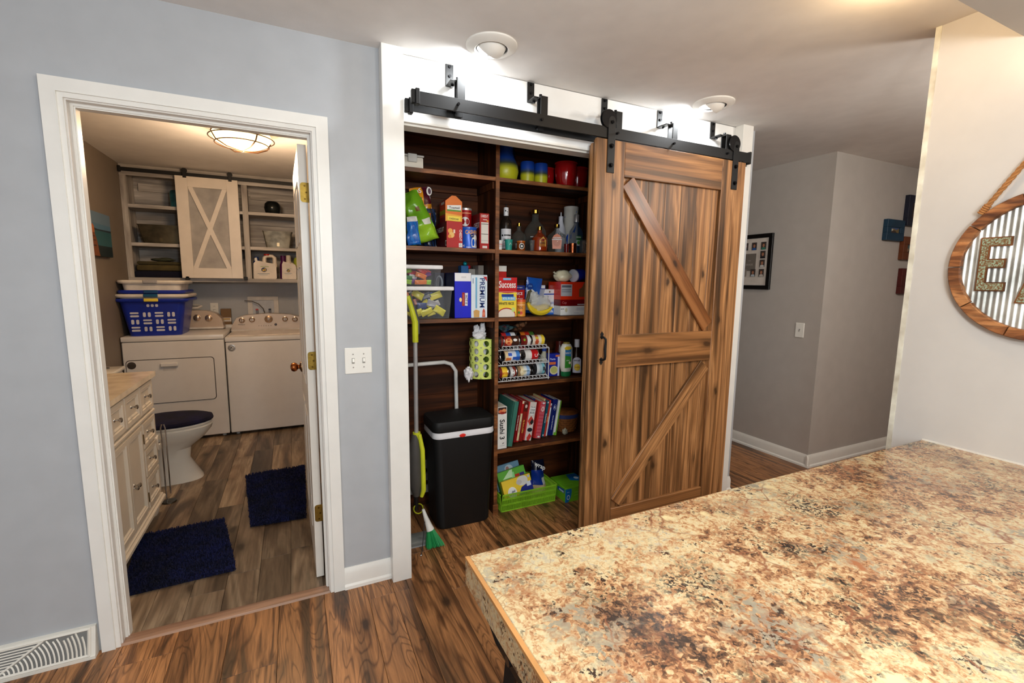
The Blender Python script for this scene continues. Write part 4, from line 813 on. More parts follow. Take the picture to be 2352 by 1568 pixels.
# ---- fourth shelf: wire can rack and cans
WIRE = mat((226, 226, 226), .3, var=.02, name='white_coated_wire')
rk = thing('can_rack', 'white wire three-tier can rack on the fourth shelf', 'can rack', (1.585, .48, Z4)); K0 = Vector((1.585, .48, Z4))
def W(name, pts, r=.0022, par=rk): return MB().tube([Vector(p)-K0 for p in pts], r, 6).build(name, WIRE, par)
XL, XR = 1.405, 1.765
for (zf, yf) in ((.012, .372), (.112, .378), (.205, .384)):
    zf += Z4
    tr = bpy.data.objects.new('tier', None); COL.objects.link(tr); tr.parent = rk
    W('rail', [(XL, yf, zf), (XR, yf, zf)], .0026, tr); W('rail', [(XL+.03, yf, zf+.022), (XR-.02, yf, zf+.022)], .0022, tr); W('rail', [(XL, .60, zf+.05), (XR, .60, zf+.05)], .0026, tr)
    for i in range(13):
        x = XL+.03+i*(XR-XL-.05)/12; W('wire', [(x, yf, zf+.022), (x, yf, zf), (x, yf+.004, zf-.004), (x, .60, zf+.05)], .0016, tr)
    for x in (XL, XR): W('side_wire', [(x, yf, zf), (x, .60, zf+.05)], .0026, tr)
for x in (XL, XR):
    W('post', [(x, .384, Z4), (x, .384, Z4+.205)], .003); W('post', [(x, .60, Z4), (x, .60, Z4+.26)], .003)
SILV = mat((176, 176, 178), .22, 1, var=.08)
def can(label, x, y, z, ln, r, cols, txt=None, tilt=0, rz=0):
    """tin lying on its side, left end towards the viewer"""
    t = thing('food_can', label, 'can', (x, y, z), rz, 'cans in the wire rack')
    T_ = Matrix.Rotation(math.radians(90), 4, 'Y'); h = ln/2
    k = MB(); k.T = T_; k.lathe([(0, -h+.003), (r*.86, -h+.003), (r*.9, -h+.005), (r*.95, -h), (r, -h), (r, -h+.004), (r*.97, -h+.006), (r*.97, h-.006), (r, h-.004), (r, h), (r*.95, h), (r*.9, h-.004), (0, h-.004)], n=24); k.build('tin', SILV, t)
    k = MB()
    k.T = T_; n = len(cols)
    for i, c in enumerate(cols):
        z0, z1 = -h+.007+(ln-.014)*i/n, -h+.007+(ln-.014)*(i+1)/n
        k.lathe([(r*.985, z0), (r*.985, z1)], n=24, m=mat(c, .35))
    k.build('paper_label', None, t)
    if txt:
        fr_ = lambda u, v, kk: Vector((v, -(r*.985+.0005+.0003*kk)*math.cos(u/r), (r*.985+.0005+.0003*kk)*math.sin(u/r)))
        printed(t, lambda u, v, kk: fr_(u, v, kk), txt, 'printed_label')
    return t
r_ = .035
zt = Z4+.205+.047; yc_ = .429
can('brown and red soup can, second on the top tier', 1.505, yc_, zt, .115, r_, [(150, 30, 26), (196, 70, 40), (60, 34, 24), (70, 40, 28)], [('e', .004, -.02, .02, .024, (236, 170, 110)), ('e', .012, .024, .009, .013, WH)])
can('dark-ended can at the divider end of the top tier', 1.434, yc_, zt, .045, r_, [(40, 36, 36), (120, 30, 30)])
can('dark red bean can in the middle of the top tier', 1.604, yc_, zt, .08, r_, [(104, 22, 20), (120, 40, 30), (226, 226, 222)], [('e', .01, -.01, .008, .008, (130, 170, 40))])
can('white and yellow vegetable can at the far end of the top tier', 1.695, yc_, zt, .1, r_, [(226, 216, 196), (214, 120, 80), (236, 226, 200), (240, 206, 60)], [('r', .012, -.02, .026, .0, (230, 206, 60)), ('e', -.008, -.012, .012, .014, (196, 84, 50))])
can('red-topped can lying behind on the top tier', 1.52, .505, zt+.017, .11, r_*.9, [(190, 40, 40), (40, 80, 150), (226, 226, 226)])
can('can with a tomato red band lying behind on the top tier', 1.655, .505, zt+.017, .11, r_*.9, [(206, 110, 30), (180, 40, 30), (70, 110, 40)])
zt = Z4+.112+.047; yc_ = .423
can('blue and cream soup can, first on the middle tier', 1.51, yc_, zt, .115, r_, [(230, 206, 160), (226, 230, 236), (206, 216, 230), (70, 130, 206)], [('r', .006, -.03, .026, -.004, (40, 90, 196)), ('r', -.02, .0, .0, .05, (36, 84, 180)), ('r', -.024, -.045, -.004, -.01, (214, 120, 60))])
can('red and white condensed soup can at the end of the middle tier', 1.645, yc_, zt, .105, r_, [(226, 222, 216), (232, 226, 220), (190, 24, 28), (196, 26, 30)], [('t', 'C', .0, .03, .022, 0, WH)])
can('white and red can lying behind on the middle tier', 1.60, .50, zt+.017, .11, r_*.9, [(226, 224, 220), (176, 30, 34)])
zt = Z4+.012+.047; yc_ = .417
can('yellow-labelled can at the divider end of the bottom tier', 1.447, yc_, zt, .068, r_, [(120, 30, 26), (240, 200, 60), (236, 196, 50)], [('t', 'BUSH', .0, .012, .014, PI/2, .04, (180, 30, 30))])
can('short silver can with a white oval label on the bottom tier', 1.513, yc_, zt, .055, r_, [(196, 196, 196), (120, 44, 34)], [('e', .0, -.002, .022, .012, WH)])
can('tan and pale blue soup can on the bottom tier', 1.588, yc_, zt, .098, r_, [(150, 120, 84), (230, 214, 170), (220, 226, 226), (150, 184, 220)], [('e', .0, -.008, .02, .02, (236, 226, 190)), ('t', 'Chicken', .004, .016, .01, PI/2, .05, (40, 70, 40))])
can('pale teal tuna-style can at the far end of the bottom tier', 1.70, yc_+.007, zt+.009, .092, .042, [(30, 30, 34), (206, 212, 214), (170, 190, 196), (120, 184, 198)], [('r', -.01, .024, .016, .04, (60, 70, 76))])
for lab, p, w_, h_, c, rot, sd in (('crinkled teal and clear snack wrapper lying over the can rack', (1.48, .50, Z4+.302), .13, .09, (70, 110, 116), (1.35, .1, .3), 21), ('clear wrapper with an amber tint poking up behind the cans', (1.62, .52, Z4+.302), .1, .1, (120, 84, 60), (1.1, -.3, -.3), 22)):
    pillow('wrapper', lab, p, w_, h_, .02, lambda u, v, c=c: c if (u*2.7+v) % 1 > .4 else tuple(k*.6 for k in c), rot, sd, .012, (1, .8), 'wrapper', .2, nu=10, nv=10)
jg = thing('vinegar_jug', 'pale jug with a blue cap behind the can rack', 'jug', (1.812, .53, Z4))
MB().lathe([(0, 0), (.03, 0), (.033, .006), (.033, .1), (.026, .13), (.014, .15), (.013, .165)], n=24).build('jug', mat((214, 210, 186), .35), jg); MB().lathe([(.0155, .16), (.0155, .19), (0, .191)], n=20).build('cap', mat((40, 76, 170), .4), jg)
pbox('side_dish_box', 'blue pasta box with a bowl picture between the rack and the dressing', 1.806, 1.886, .45, .49, Z4, Z4+.152, (24, 40, 150), rz=-.06, front=[('r', .05, .13, .08, .142, (216, 120, 70)), ('t', 'Pasta', .03, .116, .014, 0, .05, (190, 200, 240)), ('r', .004, .078, .052, .096, (220, 110, 60)), ('e', .04, .04, .032, .03, (216, 206, 160)), ('e', .04, .042, .024, .022, (190, 190, 110)), ('r', .066, 0, .08, .13, (196, 204, 230))], right=[])
rn = thing('dressing_bottle', 'white ranch dressing bottle with green base on the fourth shelf', 'bottle', (1.925, .43, Z4))
MB().lathe([(0, 0), (.034, 0), (.036, .006), (.036, .032)], n=28, sy=.75).build('base_cap', mat((24, 112, 60), .35), rn)
MB().lathe([(.034, .032), (.036, .04), (.044, .07), (.046, .14), (.044, .19), (.032, .214), (.02, .22)], n=28, sy=.75).build('bottle', mat((226, 222, 206), .3), rn); MB().lathe([(.022, .218), (.022, .228), (0, .23)], n=20).build('cap', mat((150, 130, 60), .4), rn)
printed(rn, flat((-.03, -.0358, .06), (1, 0, 0), (0, 0, 1)), [('p', [(0, .08), (.046, .07), (.046, .13), (0, .13)], (50, 130, 190)), ('p', [(0, .0), (.046, .0), (.046, .075), (0, .084)], (60, 150, 50)), ('e', .02, .132, .026, .012, (240, 206, 50)), ('t', 'RANCH', .022, .1, .014, 0, .038, WH), ('e', .036, .034, .009, .009, (240, 220, 200)), ('t', 'ORIG', .022, .05, .008, 0, .03, WH)])
tag(MB().lathe([(0, 0), (.034, 0), (.036, .005), (.036, .17), (.03, .19), (.03, .205), (.033, .206), (.033, .225), (0, .227)], n=24).build('salsa_jar', mat((70, 20, 12), .2, coat=.3), None, (1.935, .53, Z4)), 'dark red jar standing behind the white dressing bottle', 'jar')
bq = thing('sauce_bottle', 'dark barbecue sauce bottle with a white cap next to the barn door', 'bottle', (2.015, .44, Z4))
MB().lathe([(0, 0), (.036, 0), (.042, .008), (.044, .06), (.042, .12), (.03, .155), (.017, .18), (.015, .196)], n=28).build('bottle', mat((34, 12, 10), .12, coat=.4), bq); MB().lathe([(.0175, .19), (.0175, .24), (.016, .243), (0, .243)], n=22).build('cap', mat((214, 214, 222), .3), bq)
printed(bq, wrap((0, 0, 0), .0445, face_to_cam(2.015, .44)), [('r', -.026, .02, .034, .1, (206, 208, 222)), ('e', .004, .1, .03, .026, (206, 208, 222)), ('t', 'SWEET BABY', .004, .103, .009, 0, .044, BK), ('e', .006, .058, .022, .024, (216, 190, 60)), ('e', .006, .058, .018, .02, (236, 206, 60)), ('t', "RAY'S", .006, .058, .01, 0, .03, (150, 30, 30))])

# ---- fifth shelf: cook books
XB = [1.4675]
def book(label, x, y, w_, h_, d_, col, lean, spine=(), pages=(226, 220, 204), hard=True):
    d_ = min(d_, .63-y)
    if lean:
        lean = 9; th = math.radians(lean); x = XB[0]+w_*math.sin(th)*math.tan(th); XB[0] += w_/math.cos(th)+.0035
    t = thing('cook_book', label, 'book', (x, y, Z5+w_*math.sin(math.radians(lean))), 0, 'cook books on the pantry shelf'); t.rotation_euler.y = math.radians(lean)
    c = .0022
    MB().box(0, w_, 0, .004, 0, h_, b=.0008).build('spine', mat(col, .45), t)
    MB().box(0, c, .004, d_, 0, h_).build('cover', mat(col, .45), t); MB().box(w_-c, w_, .004, d_, 0, h_).build('cover', mat(col, .45), t)
    MB().box(c, w_-c, .0045, d_-.004, .003, h_-.003).build('page_block', mat(pages, .8), t)
    if spine: printed(t, flat((0, 0, 0), (1, 0, 0), (0, 0, 1)), spine)
    return t
V2 = -PI/2
book('thick white sushi book standing upright at the divider', 1.398, .362, .064, .268, .23, (232, 230, 226), 0, [('r', .004, .225, .06, .265, (60, 40, 34)), ('e', .022, .24, .016, .011, (214, 110, 70)), ('e', .044, .244, .014, .012, (226, 150, 100)), ('e', .034, .23, .02, .008, (150, 40, 30)), ('t', 'Sushi 3', .032, .125, .034, V2, .14, BK), ('p', [(.034, .03), (.044, .036), (.044, .04), (.034, .036)], BK), ('r', .016, .02, .05, .0215, (150, 150, 150))])
book('thick sage green album leaning next to the sushi book', 1.466, .372, .036, .29, .22, (60, 118, 104), 10.5, [('r', .002, .004, .007, .286, (26, 60, 52))])
book('white and red country cook book, just after the green album', 1.511, .43, .016, .285, .2, (206, 40, 36), 10, [('r', .001, .0, .015, .05, (214, 170, 160)), ('r', .001, .2, .015, .28, (226, 226, 222)), ('t', 'Country', .008, .17, .011, V2, .09, (230, 210, 200))])
book('thin blue-grey cook book leaning behind the country one', 1.529, .475, .012, .28, .17, (70, 104, 150), 10)
book('dark red cook book with white lettering', 1.5435, .43, .014, .272, .2, (140, 14, 20), 9.5, [('t', 'the kitchen favorites', .007, .13, .009, V2, .2, (230, 220, 210))])
book('cream-spined cook book with a red head', 1.559, .43, .016, .275, .2, (190, 30, 30), 9.5, [('r', .001, .01, .015, .19, (232, 216, 170)), ('r', .002, .255, .014, .273, (236, 226, 190)), ('t', 'best american recipes', .008, .1, .008, V2, .15, (60, 40, 30))])
book('rust red barbecue book with yellow lettering', 1.5765, .43, .026, .262, .2, (146, 30, 22), 9, [('r', .0, .2, .026, .262, (90, 30, 20)), ('e', .014, .235, .008, .012, (230, 210, 200)), ('t', 'Big Book of BBQ', .013, .1, .012, V2, .17, (236, 196, 80))])
book('red and white checked cook book with bold black lettering', 1.6045, .425, .055, .258, .2, (206, 60, 56), 8.5, [('r', .008, .0, .055, .258, (226, 214, 206)), ('p', [(.008, .13), (.03, .1), (.055, .135), (.03, .165)], (206, 70, 60)), ('p', [(.026, .12), (.042, .105), (.054, .125), (.04, .148)], (40, 40, 42)), ('p', [(.02, .02), (.036, .05), (.055, .03), (.04, .0), (.024, .0)], (206, 60, 50)), ('e', .034, .072, .019, .014, (34, 36, 46)), ('e', .032, .2, .022, .03, WH), ('t', 'COOK', .033, .205, .014, 0, .034, BK), ('t', 'BOOK', .033, .187, .014, 0, .034, BK), ('t', 'the new', .033, .225, .008, 0, .03, BK)])
book('navy book set back between the two checked cook books', 1.662, .49, .02, .262, .15, (20, 34, 84), 8)
book('red and pink gingham cook book', 1.686, .437, .05, .25, .2, (206, 46, 44), 8, [('r', .012, .0, .05, .25, (206, 92, 104))]+[('r', .012, .012+i*.024, .05, .018+i*.024, (190, 60, 76)) for i in range(10)]+[('e', .033, .2, .012, .018, (240, 200, 196)), ('e', .033, .24, .01, .006, WH), ('e', .033, .012, .01, .006, WH), ('t', 'R', .033, .2, .014, 0, (180, 40, 60))])
book('cream paperback set back behind the gingham book', 1.7395, .47, .01, .262, .16, (214, 196, 140), 8)
book('teal cook book with white lettering', 1.7525, .45, .016, .25, .19, (16, 84, 104), 7.5, [('t', 'Mediterranean', .008, .13, .008, V2, .15, WH), ('e', .008, .238, .004, .006, WH), ('e', .008, .014, .004, .006, WH)])
book('orange red slim cook book beside the teal one', 1.770, .455, .014, .25, .19, (206, 56, 40), 7.5, [('t', 'Weeknight', .007, .12, .008, V2, .12, (240, 220, 120))])
book('slim white cook book beside the navy one', 1.7855, .46, .01, .225, .19, (224, 226, 230), 7.5, [('e', .005, .205, .004, .009, (140, 40, 40))])
book('navy ring-logo cook book near the end of the row', 1.798, .455, .036, .25, .19, (16, 30, 104), 7.5, [('e', .02, .195, .011, .02, (190, 200, 226)), ('e', .02, .195, .0095, .018, (16, 30, 104)), ('t', 'R', .02, .195, .018, 0, (210, 220, 240)), ('t', 'American Heart Cookbook', .018, .09, .009, V2, .1, (220, 226, 240))])
book('white book with a green back, last of the row', 1.8365, .452, .024, .24, .19, (228, 232, 226), 7.5, [('r', .014, 0, .024, .24, (110, 160, 50)), ('r', .0, .0, .024, .02, (120, 190, 50))])
wk = thing('woven_basket', 'small woven wood basket with a blue band at the end of the books', 'basket', (1.999, .52, Z5))
WV = mat((150, 92, 44), .5, bump=.6, bscale=40)
for i in range(6):
    for j in range(22):
        a = 2*PI*j/22; r0 = .058+.0022*i
        off = .0016 if (i+j) % 2 else -.0016
        k = MB(); k.lathe([(r0+off, .002+i*.0165), (r0+off+.0022, .0165+i*.0165)], n=2, a0=a, a1=a+2*PI/22*.97, sx=1.2, sy=.95); k.build('weave_strip', WV, wk, smooth=0)
MB().lathe([(0, .001), (.056, .001), (.067, .098)], n=24, sx=1.19, sy=.94).build('liner', mat((84, 50, 24), .6), wk)
MB().lathe([(.07, .098), (.0725, .1), (.0735, .126), (.071, .126)], n=32, sx=1.2, sy=.95).build('blue_band', mat((44, 58, 110), .6), wk)
MB().lathe([(.074, .127), (.075, .137), (.055, .154), (0, .16)], n=32, sx=1.2, sy=.95).build('lid', wood('basket_lid_wood', [(.3, (112, 64, 28)), (.7, (150, 92, 46))], 'X', .4, vary=0), wk)
tag(crumple('wrapped_sweet', (0, 0, .015), .017, glassy((220, 214, 190), .1, .5), None, 7, (1, .8, 1), .5, 24), 'crumpled clear wrapper resting on the last cook book and the woven basket', 'wrapper').location = (1.945, .452, Z5+.0005+.001)

# ---- pantry floor
gbk = thing('lime_basket', 'lime green plastic lattice basket on the pantry floor', 'basket', (1.625, .475, 0))
LIME = mat((128, 180, 40), .4, name='lime_plastic')
def lattice_side(p0, p1, h, lean):
    """perforated wall: rims, two solid bands and thin bars"""
    p0, p1 = Vector(p0), Vector(p1); n = lean
    k = MB(); d = p1-p0; L_ = d.length; cnt = int(L_/.0075)
    for i in range(cnt+1):
        a = p0+d*i/cnt; k.tube([a+Vector((0, 0, .004)), a+n+Vector((0, 0, h-.004))], .0026, 4)
    o = k.build('lattice', LIME, gbk, smooth=0); o['kind'] = 'stuff'
    for f, r in ((.02, .0042), (.36, .0028), (.42, .0028), (.68, .0028), (.74, .0028), (.97, .0055)):
        MB().tube([p0+n*f+Vector((0, 0, h*f)), p1+n*f+Vector((0, 0, h*f))], r, 6).build('band', LIME, gbk)
hw, hd, bh = .195, .118, .118
lattice_side((-hw, -hd, 0), (hw, -hd, 0), bh, Vector((0, -.012, 0))); lattice_side((-hw, hd, 0), (-hw, -hd, 0), bh, Vector((-.012, 0, 0)))
lattice_side((hw, -hd, 0), (hw, hd, 0), bh, Vector((.012, 0, 0))); lattice_side((hw, hd, 0), (-hw, hd, 0), bh, Vector((0, .012, 0)))
MB().box(-hw, hw, -hd, hd, .001, .004).build('floor_panel', LIME, gbk)
def tilted(o, ax, ay, az): o.rotation_euler = (math.radians(ax), math.radians(ay), math.radians(az)); return o
b1 = tilted(pbox('wipes_box', 'pale blue box at the back of the lime basket', 1.47, 1.66, .497, .53, .07, .236, (110, 150, 176), front=[('e', .11, .13, .03, .026, (190, 206, 214)), ('e', .1, .13, .012, .016, (170, 120, 110))]), -20, -8, 0)
b2 = tilted(pbox('bulb_box', 'green multi-picture box in the lime basket', 1.475, 1.675, .448, .482, .075, .217, (96, 176, 60), front=[('r', .012, .01, .05, .085, WH), ('r', .05, .02, .09, .07, (226, 110, 50)), ('r', .094, .03, .118, .12, (150, 220, 150)), ('r', .12, .05, .152, .1, (186, 40, 30)), ('r', .155, .05, .188, .1, (60, 40, 130)), ('r', .16, .06, .184, .068, WH), ('r', .125, .06, .148, .068, WH), ('p', [(.03, .09), (.09, .138), (.11, .138), (.1, .09)], (200, 236, 190)), ('r', .06, .03, .08, .05, (90, 150, 160)), ('r', .02, .02, .03, .08, BK)]), -20, -9, 0)
b3 = tilted(pbox('wet_wipes_pack', 'yellow and navy wipes pack in front in the lime basket', 1.475, 1.685, .398, .432, .062, .177, (244, 208, 56), front=[('p', [(.1, 0), (.21, 0), (.21, .07), (.13, .045)], (20, 34, 130)), ('e', .06, .03, .032, .036, WH), ('t', 'Swiffer', .06, .03, .016, .5, .05, NAVY), ('e', .145, .085, .04, .032, (226, 222, 216)), ('e', .12, .08, .02, .016, (206, 200, 196)), ('r', .17, .04, .2, .07, (220, 224, 236)), ('e', .195, .1, .009, .009, (190, 196, 220))]), -20, -8, 0)
pk = pillow('snack_bag', 'navy foil bag with white lettering standing in the lime basket', (1.752, .46, .006), .11, .235, .065, lambda u, v: (190, 170, 130) if v < .3 else (206, 206, 206) if u > .72 and v < .5 else (20, 50, 140) if v < .72 else (16, 20, 40), (math.radians(-10), math.radians(2), 0), 31, .012, (1, .85), 'bag', .15)
printed(pk, flat((-.05, -.05, .12), (1, 0, 0), (0, .28, 1)), [('t', 'wrap', .05, .075, .03, -.5, .09, WH)])
pbox('bag_box', 'lime green and blue sandwich-bag box on the pantry floor', 1.866, 2.06, .30, .50, 0, .1, (112, 184, 36), front=[('p', [(0, 0), (.024, 0), (.044, .03), (.05, .07), (.048, .092), (.0, .092)], (10, 110, 180)), ('t', 'ziploc', .024, .07, .008, 0, .036, (190, 220, 240)), ('e', .024, .034, .012, .016, WH), ('e', .024, .034, .009, .012, (10, 110, 180)), ('r', .07, .04, .16, .043, (150, 210, 90)), ('r', .07, .06, .16, .063, (150, 210, 90))],
     top=[('p', [(.1, .1), (.194, .05), (.194, .19), (.12, .19)], (10, 110, 180)), ('e', .16, .12, .016, .02, (220, 236, 246)), ('r', .03, .05, .09, .053, (160, 214, 100))], left=[('p', [(.1, .055), (.19, .06), (.19, .09), (.1, .08)], (30, 80, 160)), ('r', .12, .062, .18, .074, (190, 210, 220))])

# ---- lime bag dispenser on the divider, with real holes
ds = thing('bag_dispenser', 'lime green plastic bag dispenser with round holes on the divider', 'bag dispenser', (1.369, .475, .862))
LIM2 = mat((216, 230, 120), .4, name='pale_lime_plastic'); Rd = .108; hd_ = .245
def cell(u0, u1, v0, v1, r):
    """one square of the curved shell with a round hole"""
    cu, cv = (u0+u1)/2, (v0+v1)/2; n = 24; k_o, k_i = [], []
    for i in range(n):
        a = 2*PI*i/n; c_, s_ = math.cos(a), math.sin(a); m_ = max(abs(c_)/((u1-u0)/2), abs(s_)/((v1-v0)/2))
        k_o.append((cu+c_/m_, cv+s_/m_)); k_i.append((cu+r*c_, cv+r*s_))
    return k_o, k_i
def shell(u, v, d=0): a = PI+u/Rd; rr = Rd-d; return (rr*math.cos(a), rr*.72*math.sin(a), v)
k = MB(); arc = PI*Rd/2
cols_ = 5; cwid = 2*arc/cols_
for i in range(cols_):
    for j in range(5):
        u0 = -arc+i*cwid; v0 = .004+j*(hd_-.008)/5; v1 = v0+(hd_-.008)/5
        ko, ki = cell(u0, u0+cwid, v0, v1, .0185); n = 24
        for dd in (0, .0028): k.add([shell(*p, dd) for p in ko]+[shell(*p, dd) for p in ki], [(q, (q+1) % n, n+(q+1) % n, n+q) for q in range(n)])
        k.add([shell(*p, 0) for p in ki]+[shell(*p, .0028) for p in ki], [(q, (q+1) % n, n+(q+1) % n, n+q) for q in range(n)])
k.build('shell', LIM2, ds)
for z in (0, hd_-.004): MB().lathe([(Rd-.006, z), (Rd+.0008, z), (Rd+.0008, z+.004), (Rd-.006, z+.004)], n=24, a0=PI/2, a1=3*PI/2, sy=.72).build('rim', LIM2, ds)
MB().box(-.002, .0005, -.078, .078, 0, hd_).build('back_plate', mat((150, 184, 70), .5), ds)
PB = mat((228, 228, 232), .35, var=.03, bump=.3, bscale=60, name='white_plastic_film')
bgs = thing('plastic_bags', 'crumpled white carrier bags stuffed in the lime dispenser', 'plastic bags', (1.32, .47, .87))
for c, r, sq, sd in (((0.0, 0, .05), .045, (.85, 1, 1.2), 1), ((0.0, 0, .17), .042, (.85, 1, 1.3), 2), ((-.005, -.01, .255), .04, (1, .9, .8), 3), ((-.02, .0, .285), .022, (.8, .8, 1.6), 4), ((.015, -.01, .292), .02, (.8, .8, 1.9), 5)): crumple('bag', c, r, PB, bgs, sd, sq, .35, 18)
crumple('bag', (-.09, -.055, .03), .03, PB, bgs, 9, (.8, .8, 1.25), .45, 20)

# ---- trash can
tc_ = thing('trash_can', 'tall black plastic trash can with a white liner showing', 'trash can', (1.165, .418, 0))
TB = mat((9, 9, 10), .6, var=.1, bump=.1, bscale=200, name='black_trash_plastic')
def rrect(w_, d_, r, n=6):
    out = []
    for cx, cy, a0 in ((w_-r, d_-r, 0), (-w_+r, d_-r, 90), (-w_+r, -d_+r, 180), (w_-r, -d_+r, 270)):
        out += [(cx+r*math.cos(math.radians(a0+90*i/n)), cy+r*math.sin(math.radians(a0+90*i/n))) for i in range(n+1)]
    return out
def loft(rings, cap=(True, True)):
    k = MB(); n = len(rings[0][0]); vs = [(x, y, z) for ring, z in rings for x, y in ring]
    fs = [(j*n+i, j*n+(i+1) % n, (j+1)*n+(i+1) % n, (j+1)*n+i) for j in range(len(rings)-1) for i in range(n)]
    if cap[0]: fs.append(tuple(range(n-1, -1, -1)))
    if cap[1]: fs.append(tuple(range((len(rings)-1)*n, len(rings)*n)))
    return k.add(vs, fs)
loft([(rrect(.158, .11, .045), 0), (rrect(.165, .117, .045), .01), (rrect(.188, .128, .045), .585)]).build('bin', TB, tc_)
loft([(rrect(.1885, .1285, .045), .558), (rrect(.1905, .1305, .045), .566), (rrect(.1895, .1295, .045), .574), (rrect(.1885, .1285, .045), .594)], (False, False)).build('liner', PB, tc_)
loft([(rrect(.189, .129, .045), .5945), (rrect(.192, .131, .045), .6), (rrect(.192, .131, .045), .642), (rrect(.187, .127, .043), .655), (rrect(.15, .1, .03), .66)]).build('lid', TB, tc_)
MB().ball((0, 0, 0), .018, 14, sq=(1.1, .12, .6)).build('drawstring', mat((214, 40, 30), .4), tc_, (-.02, -.1315, .568))

# ---- lime floor mop, step stool, broom
mp = thing('spray_mop', 'lime and grey spray mop with a silver pole inside the pantry', 'mop', (.875, .245, 0))
LM = mat((200, 206, 46), .35, name='lime_mop_plastic'); DG = mat((74, 72, 70), .45)
M0 = Vector((.875, .245, 0))
def lim(name, pts, r, m, n=10, fl=1, par=mp): return MB().tube([Vector(p)-M0 for p in pts], r, n, flat=fl).build(name, m, par)
lim('handle', [(.83, .25, 1.375), (.855, .25, 1.29), (.868, .25, 1.24), (.868, .25, 1.13)], [.014, .016, .017, .016], LM)
lim('handle_grip', [(.842, .247, 1.39), (.868, .247, 1.30), (.884, .247, 1.24), (.885, .247, 1.175)], [.007, .008, .008, .006], DG)
lim('trigger', [(.822, .25, 1.33), (.84, .25, 1.295)], [.012, .009], DG)
lim('pole', [(.868, .25, 1.14), (.866, .25, .6)], .0115, mat((186, 186, 188), .35, .45))
lim('bottle_body', [(.86, .25, .625), (.858, .25, .56), (.857, .25, .45), (.857, .25, .34), (.862, .25, .27)], [.02, .03, .036, .036, .018], DG, 14)
lim('lime_strip', [(.878, .235, .625), (.892, .225, .54), (.894, .222, .4), (.895, .222, .31), (.885, .23, .27)], [.012, .013, .013, .014, .01], LM, 10)
lim('collar', [(.867, .25, .60), (.867, .25, .635)], .021, LM, 14)
lim('joint', [(.86, .25, .275), (.858, .25, .19)], .014, BLACK)
MB().lathe([(.026, -.004), (.029, -.002), (.026, .005), (.023, 0), (.026, -.004)], n=20).build('ring', LM, mp, Vector((.868, .235, .20))-M0).rotation_euler.x = 1.2
MB().box(-.16, .075, -.05, .05, .001, .03, b=.008).build('mop_foot', mat((120, 122, 118), .5), mp)
MB().box(-.165, .08, -.055, .055, .0, .0008+.004).build('mop_pad', mat((150, 152, 156), .9, bump=.8, bscale=200), mp)
st = thing('step_stool', 'white tubular folding step stool standing behind the trash can', 'step stool', (1.0, .55, 0)); Q0 = Vector((1.0, .55, 0))
WT = mat((212, 212, 210), .35, var=.08, name='chipped_white_tube')
MB().tube([Vector(p)-Q0 for p in ((.79, .59, .0), (.79, .59, .6), (.795, .59, .88), (.82, .59, .925), (.86, .59, .945), (1.13, .59, .95), (1.175, .59, .935), (1.205, .59, .89), (1.21, .59, .6), (1.21, .59, 0))], .0125, 12).build('frame_tube', WT, st)
for z in (.12, .2, .28):
    MB().box(.805-1, 1.195-1, .575-.55, .6-.55, z, z+.05, b=.004).build('tread', mat((150, 152, 150), .5), st)
bm_ = thing('hand_broom', 'small broom with green bristles and white socket on the pantry floor', 'broom', (.915, .17, 0)); R0 = Vector((.915, .17, 0))
MB().tube([Vector(p)-R0 for p in ((.885, .2, .21), (.895, .19, .17), (.91, .18, .12), (.918, .175, .095))], [.008, .012, .018, .022], 12).build('socket', mat((222, 220, 214), .4), bm_)
k = MB(); R = random.Random(4)
for i in range(260):
    a, b_ = R.uniform(-1, 1), R.uniform(-1, 1); k.tube([Vector((.918+a*.017, .175+b_*.01, .1))-R0, Vector((.937+a*.05, .15+b_*.018, .004+.01*R.random()))-R0], .0012, 3)
o = k.build('bristles', mat((40, 150, 84), .5), bm_, smooth=0); o['kind'] = 'stuff'
cd_ = thing('wire_hook', 'thin black rod with a chrome tip leaning by the broom', 'rod', (.846, .10, 0))
MB().tube([(0, 0, .004), (.01, .012, .03), (.035, .055, .16)], .0022, 6).build('rod', BLACK, cd_); MB().ball((0, 0, .005), .005, 10, sq=(1.6, 1, 1)).build('tip', SILV, cd_)
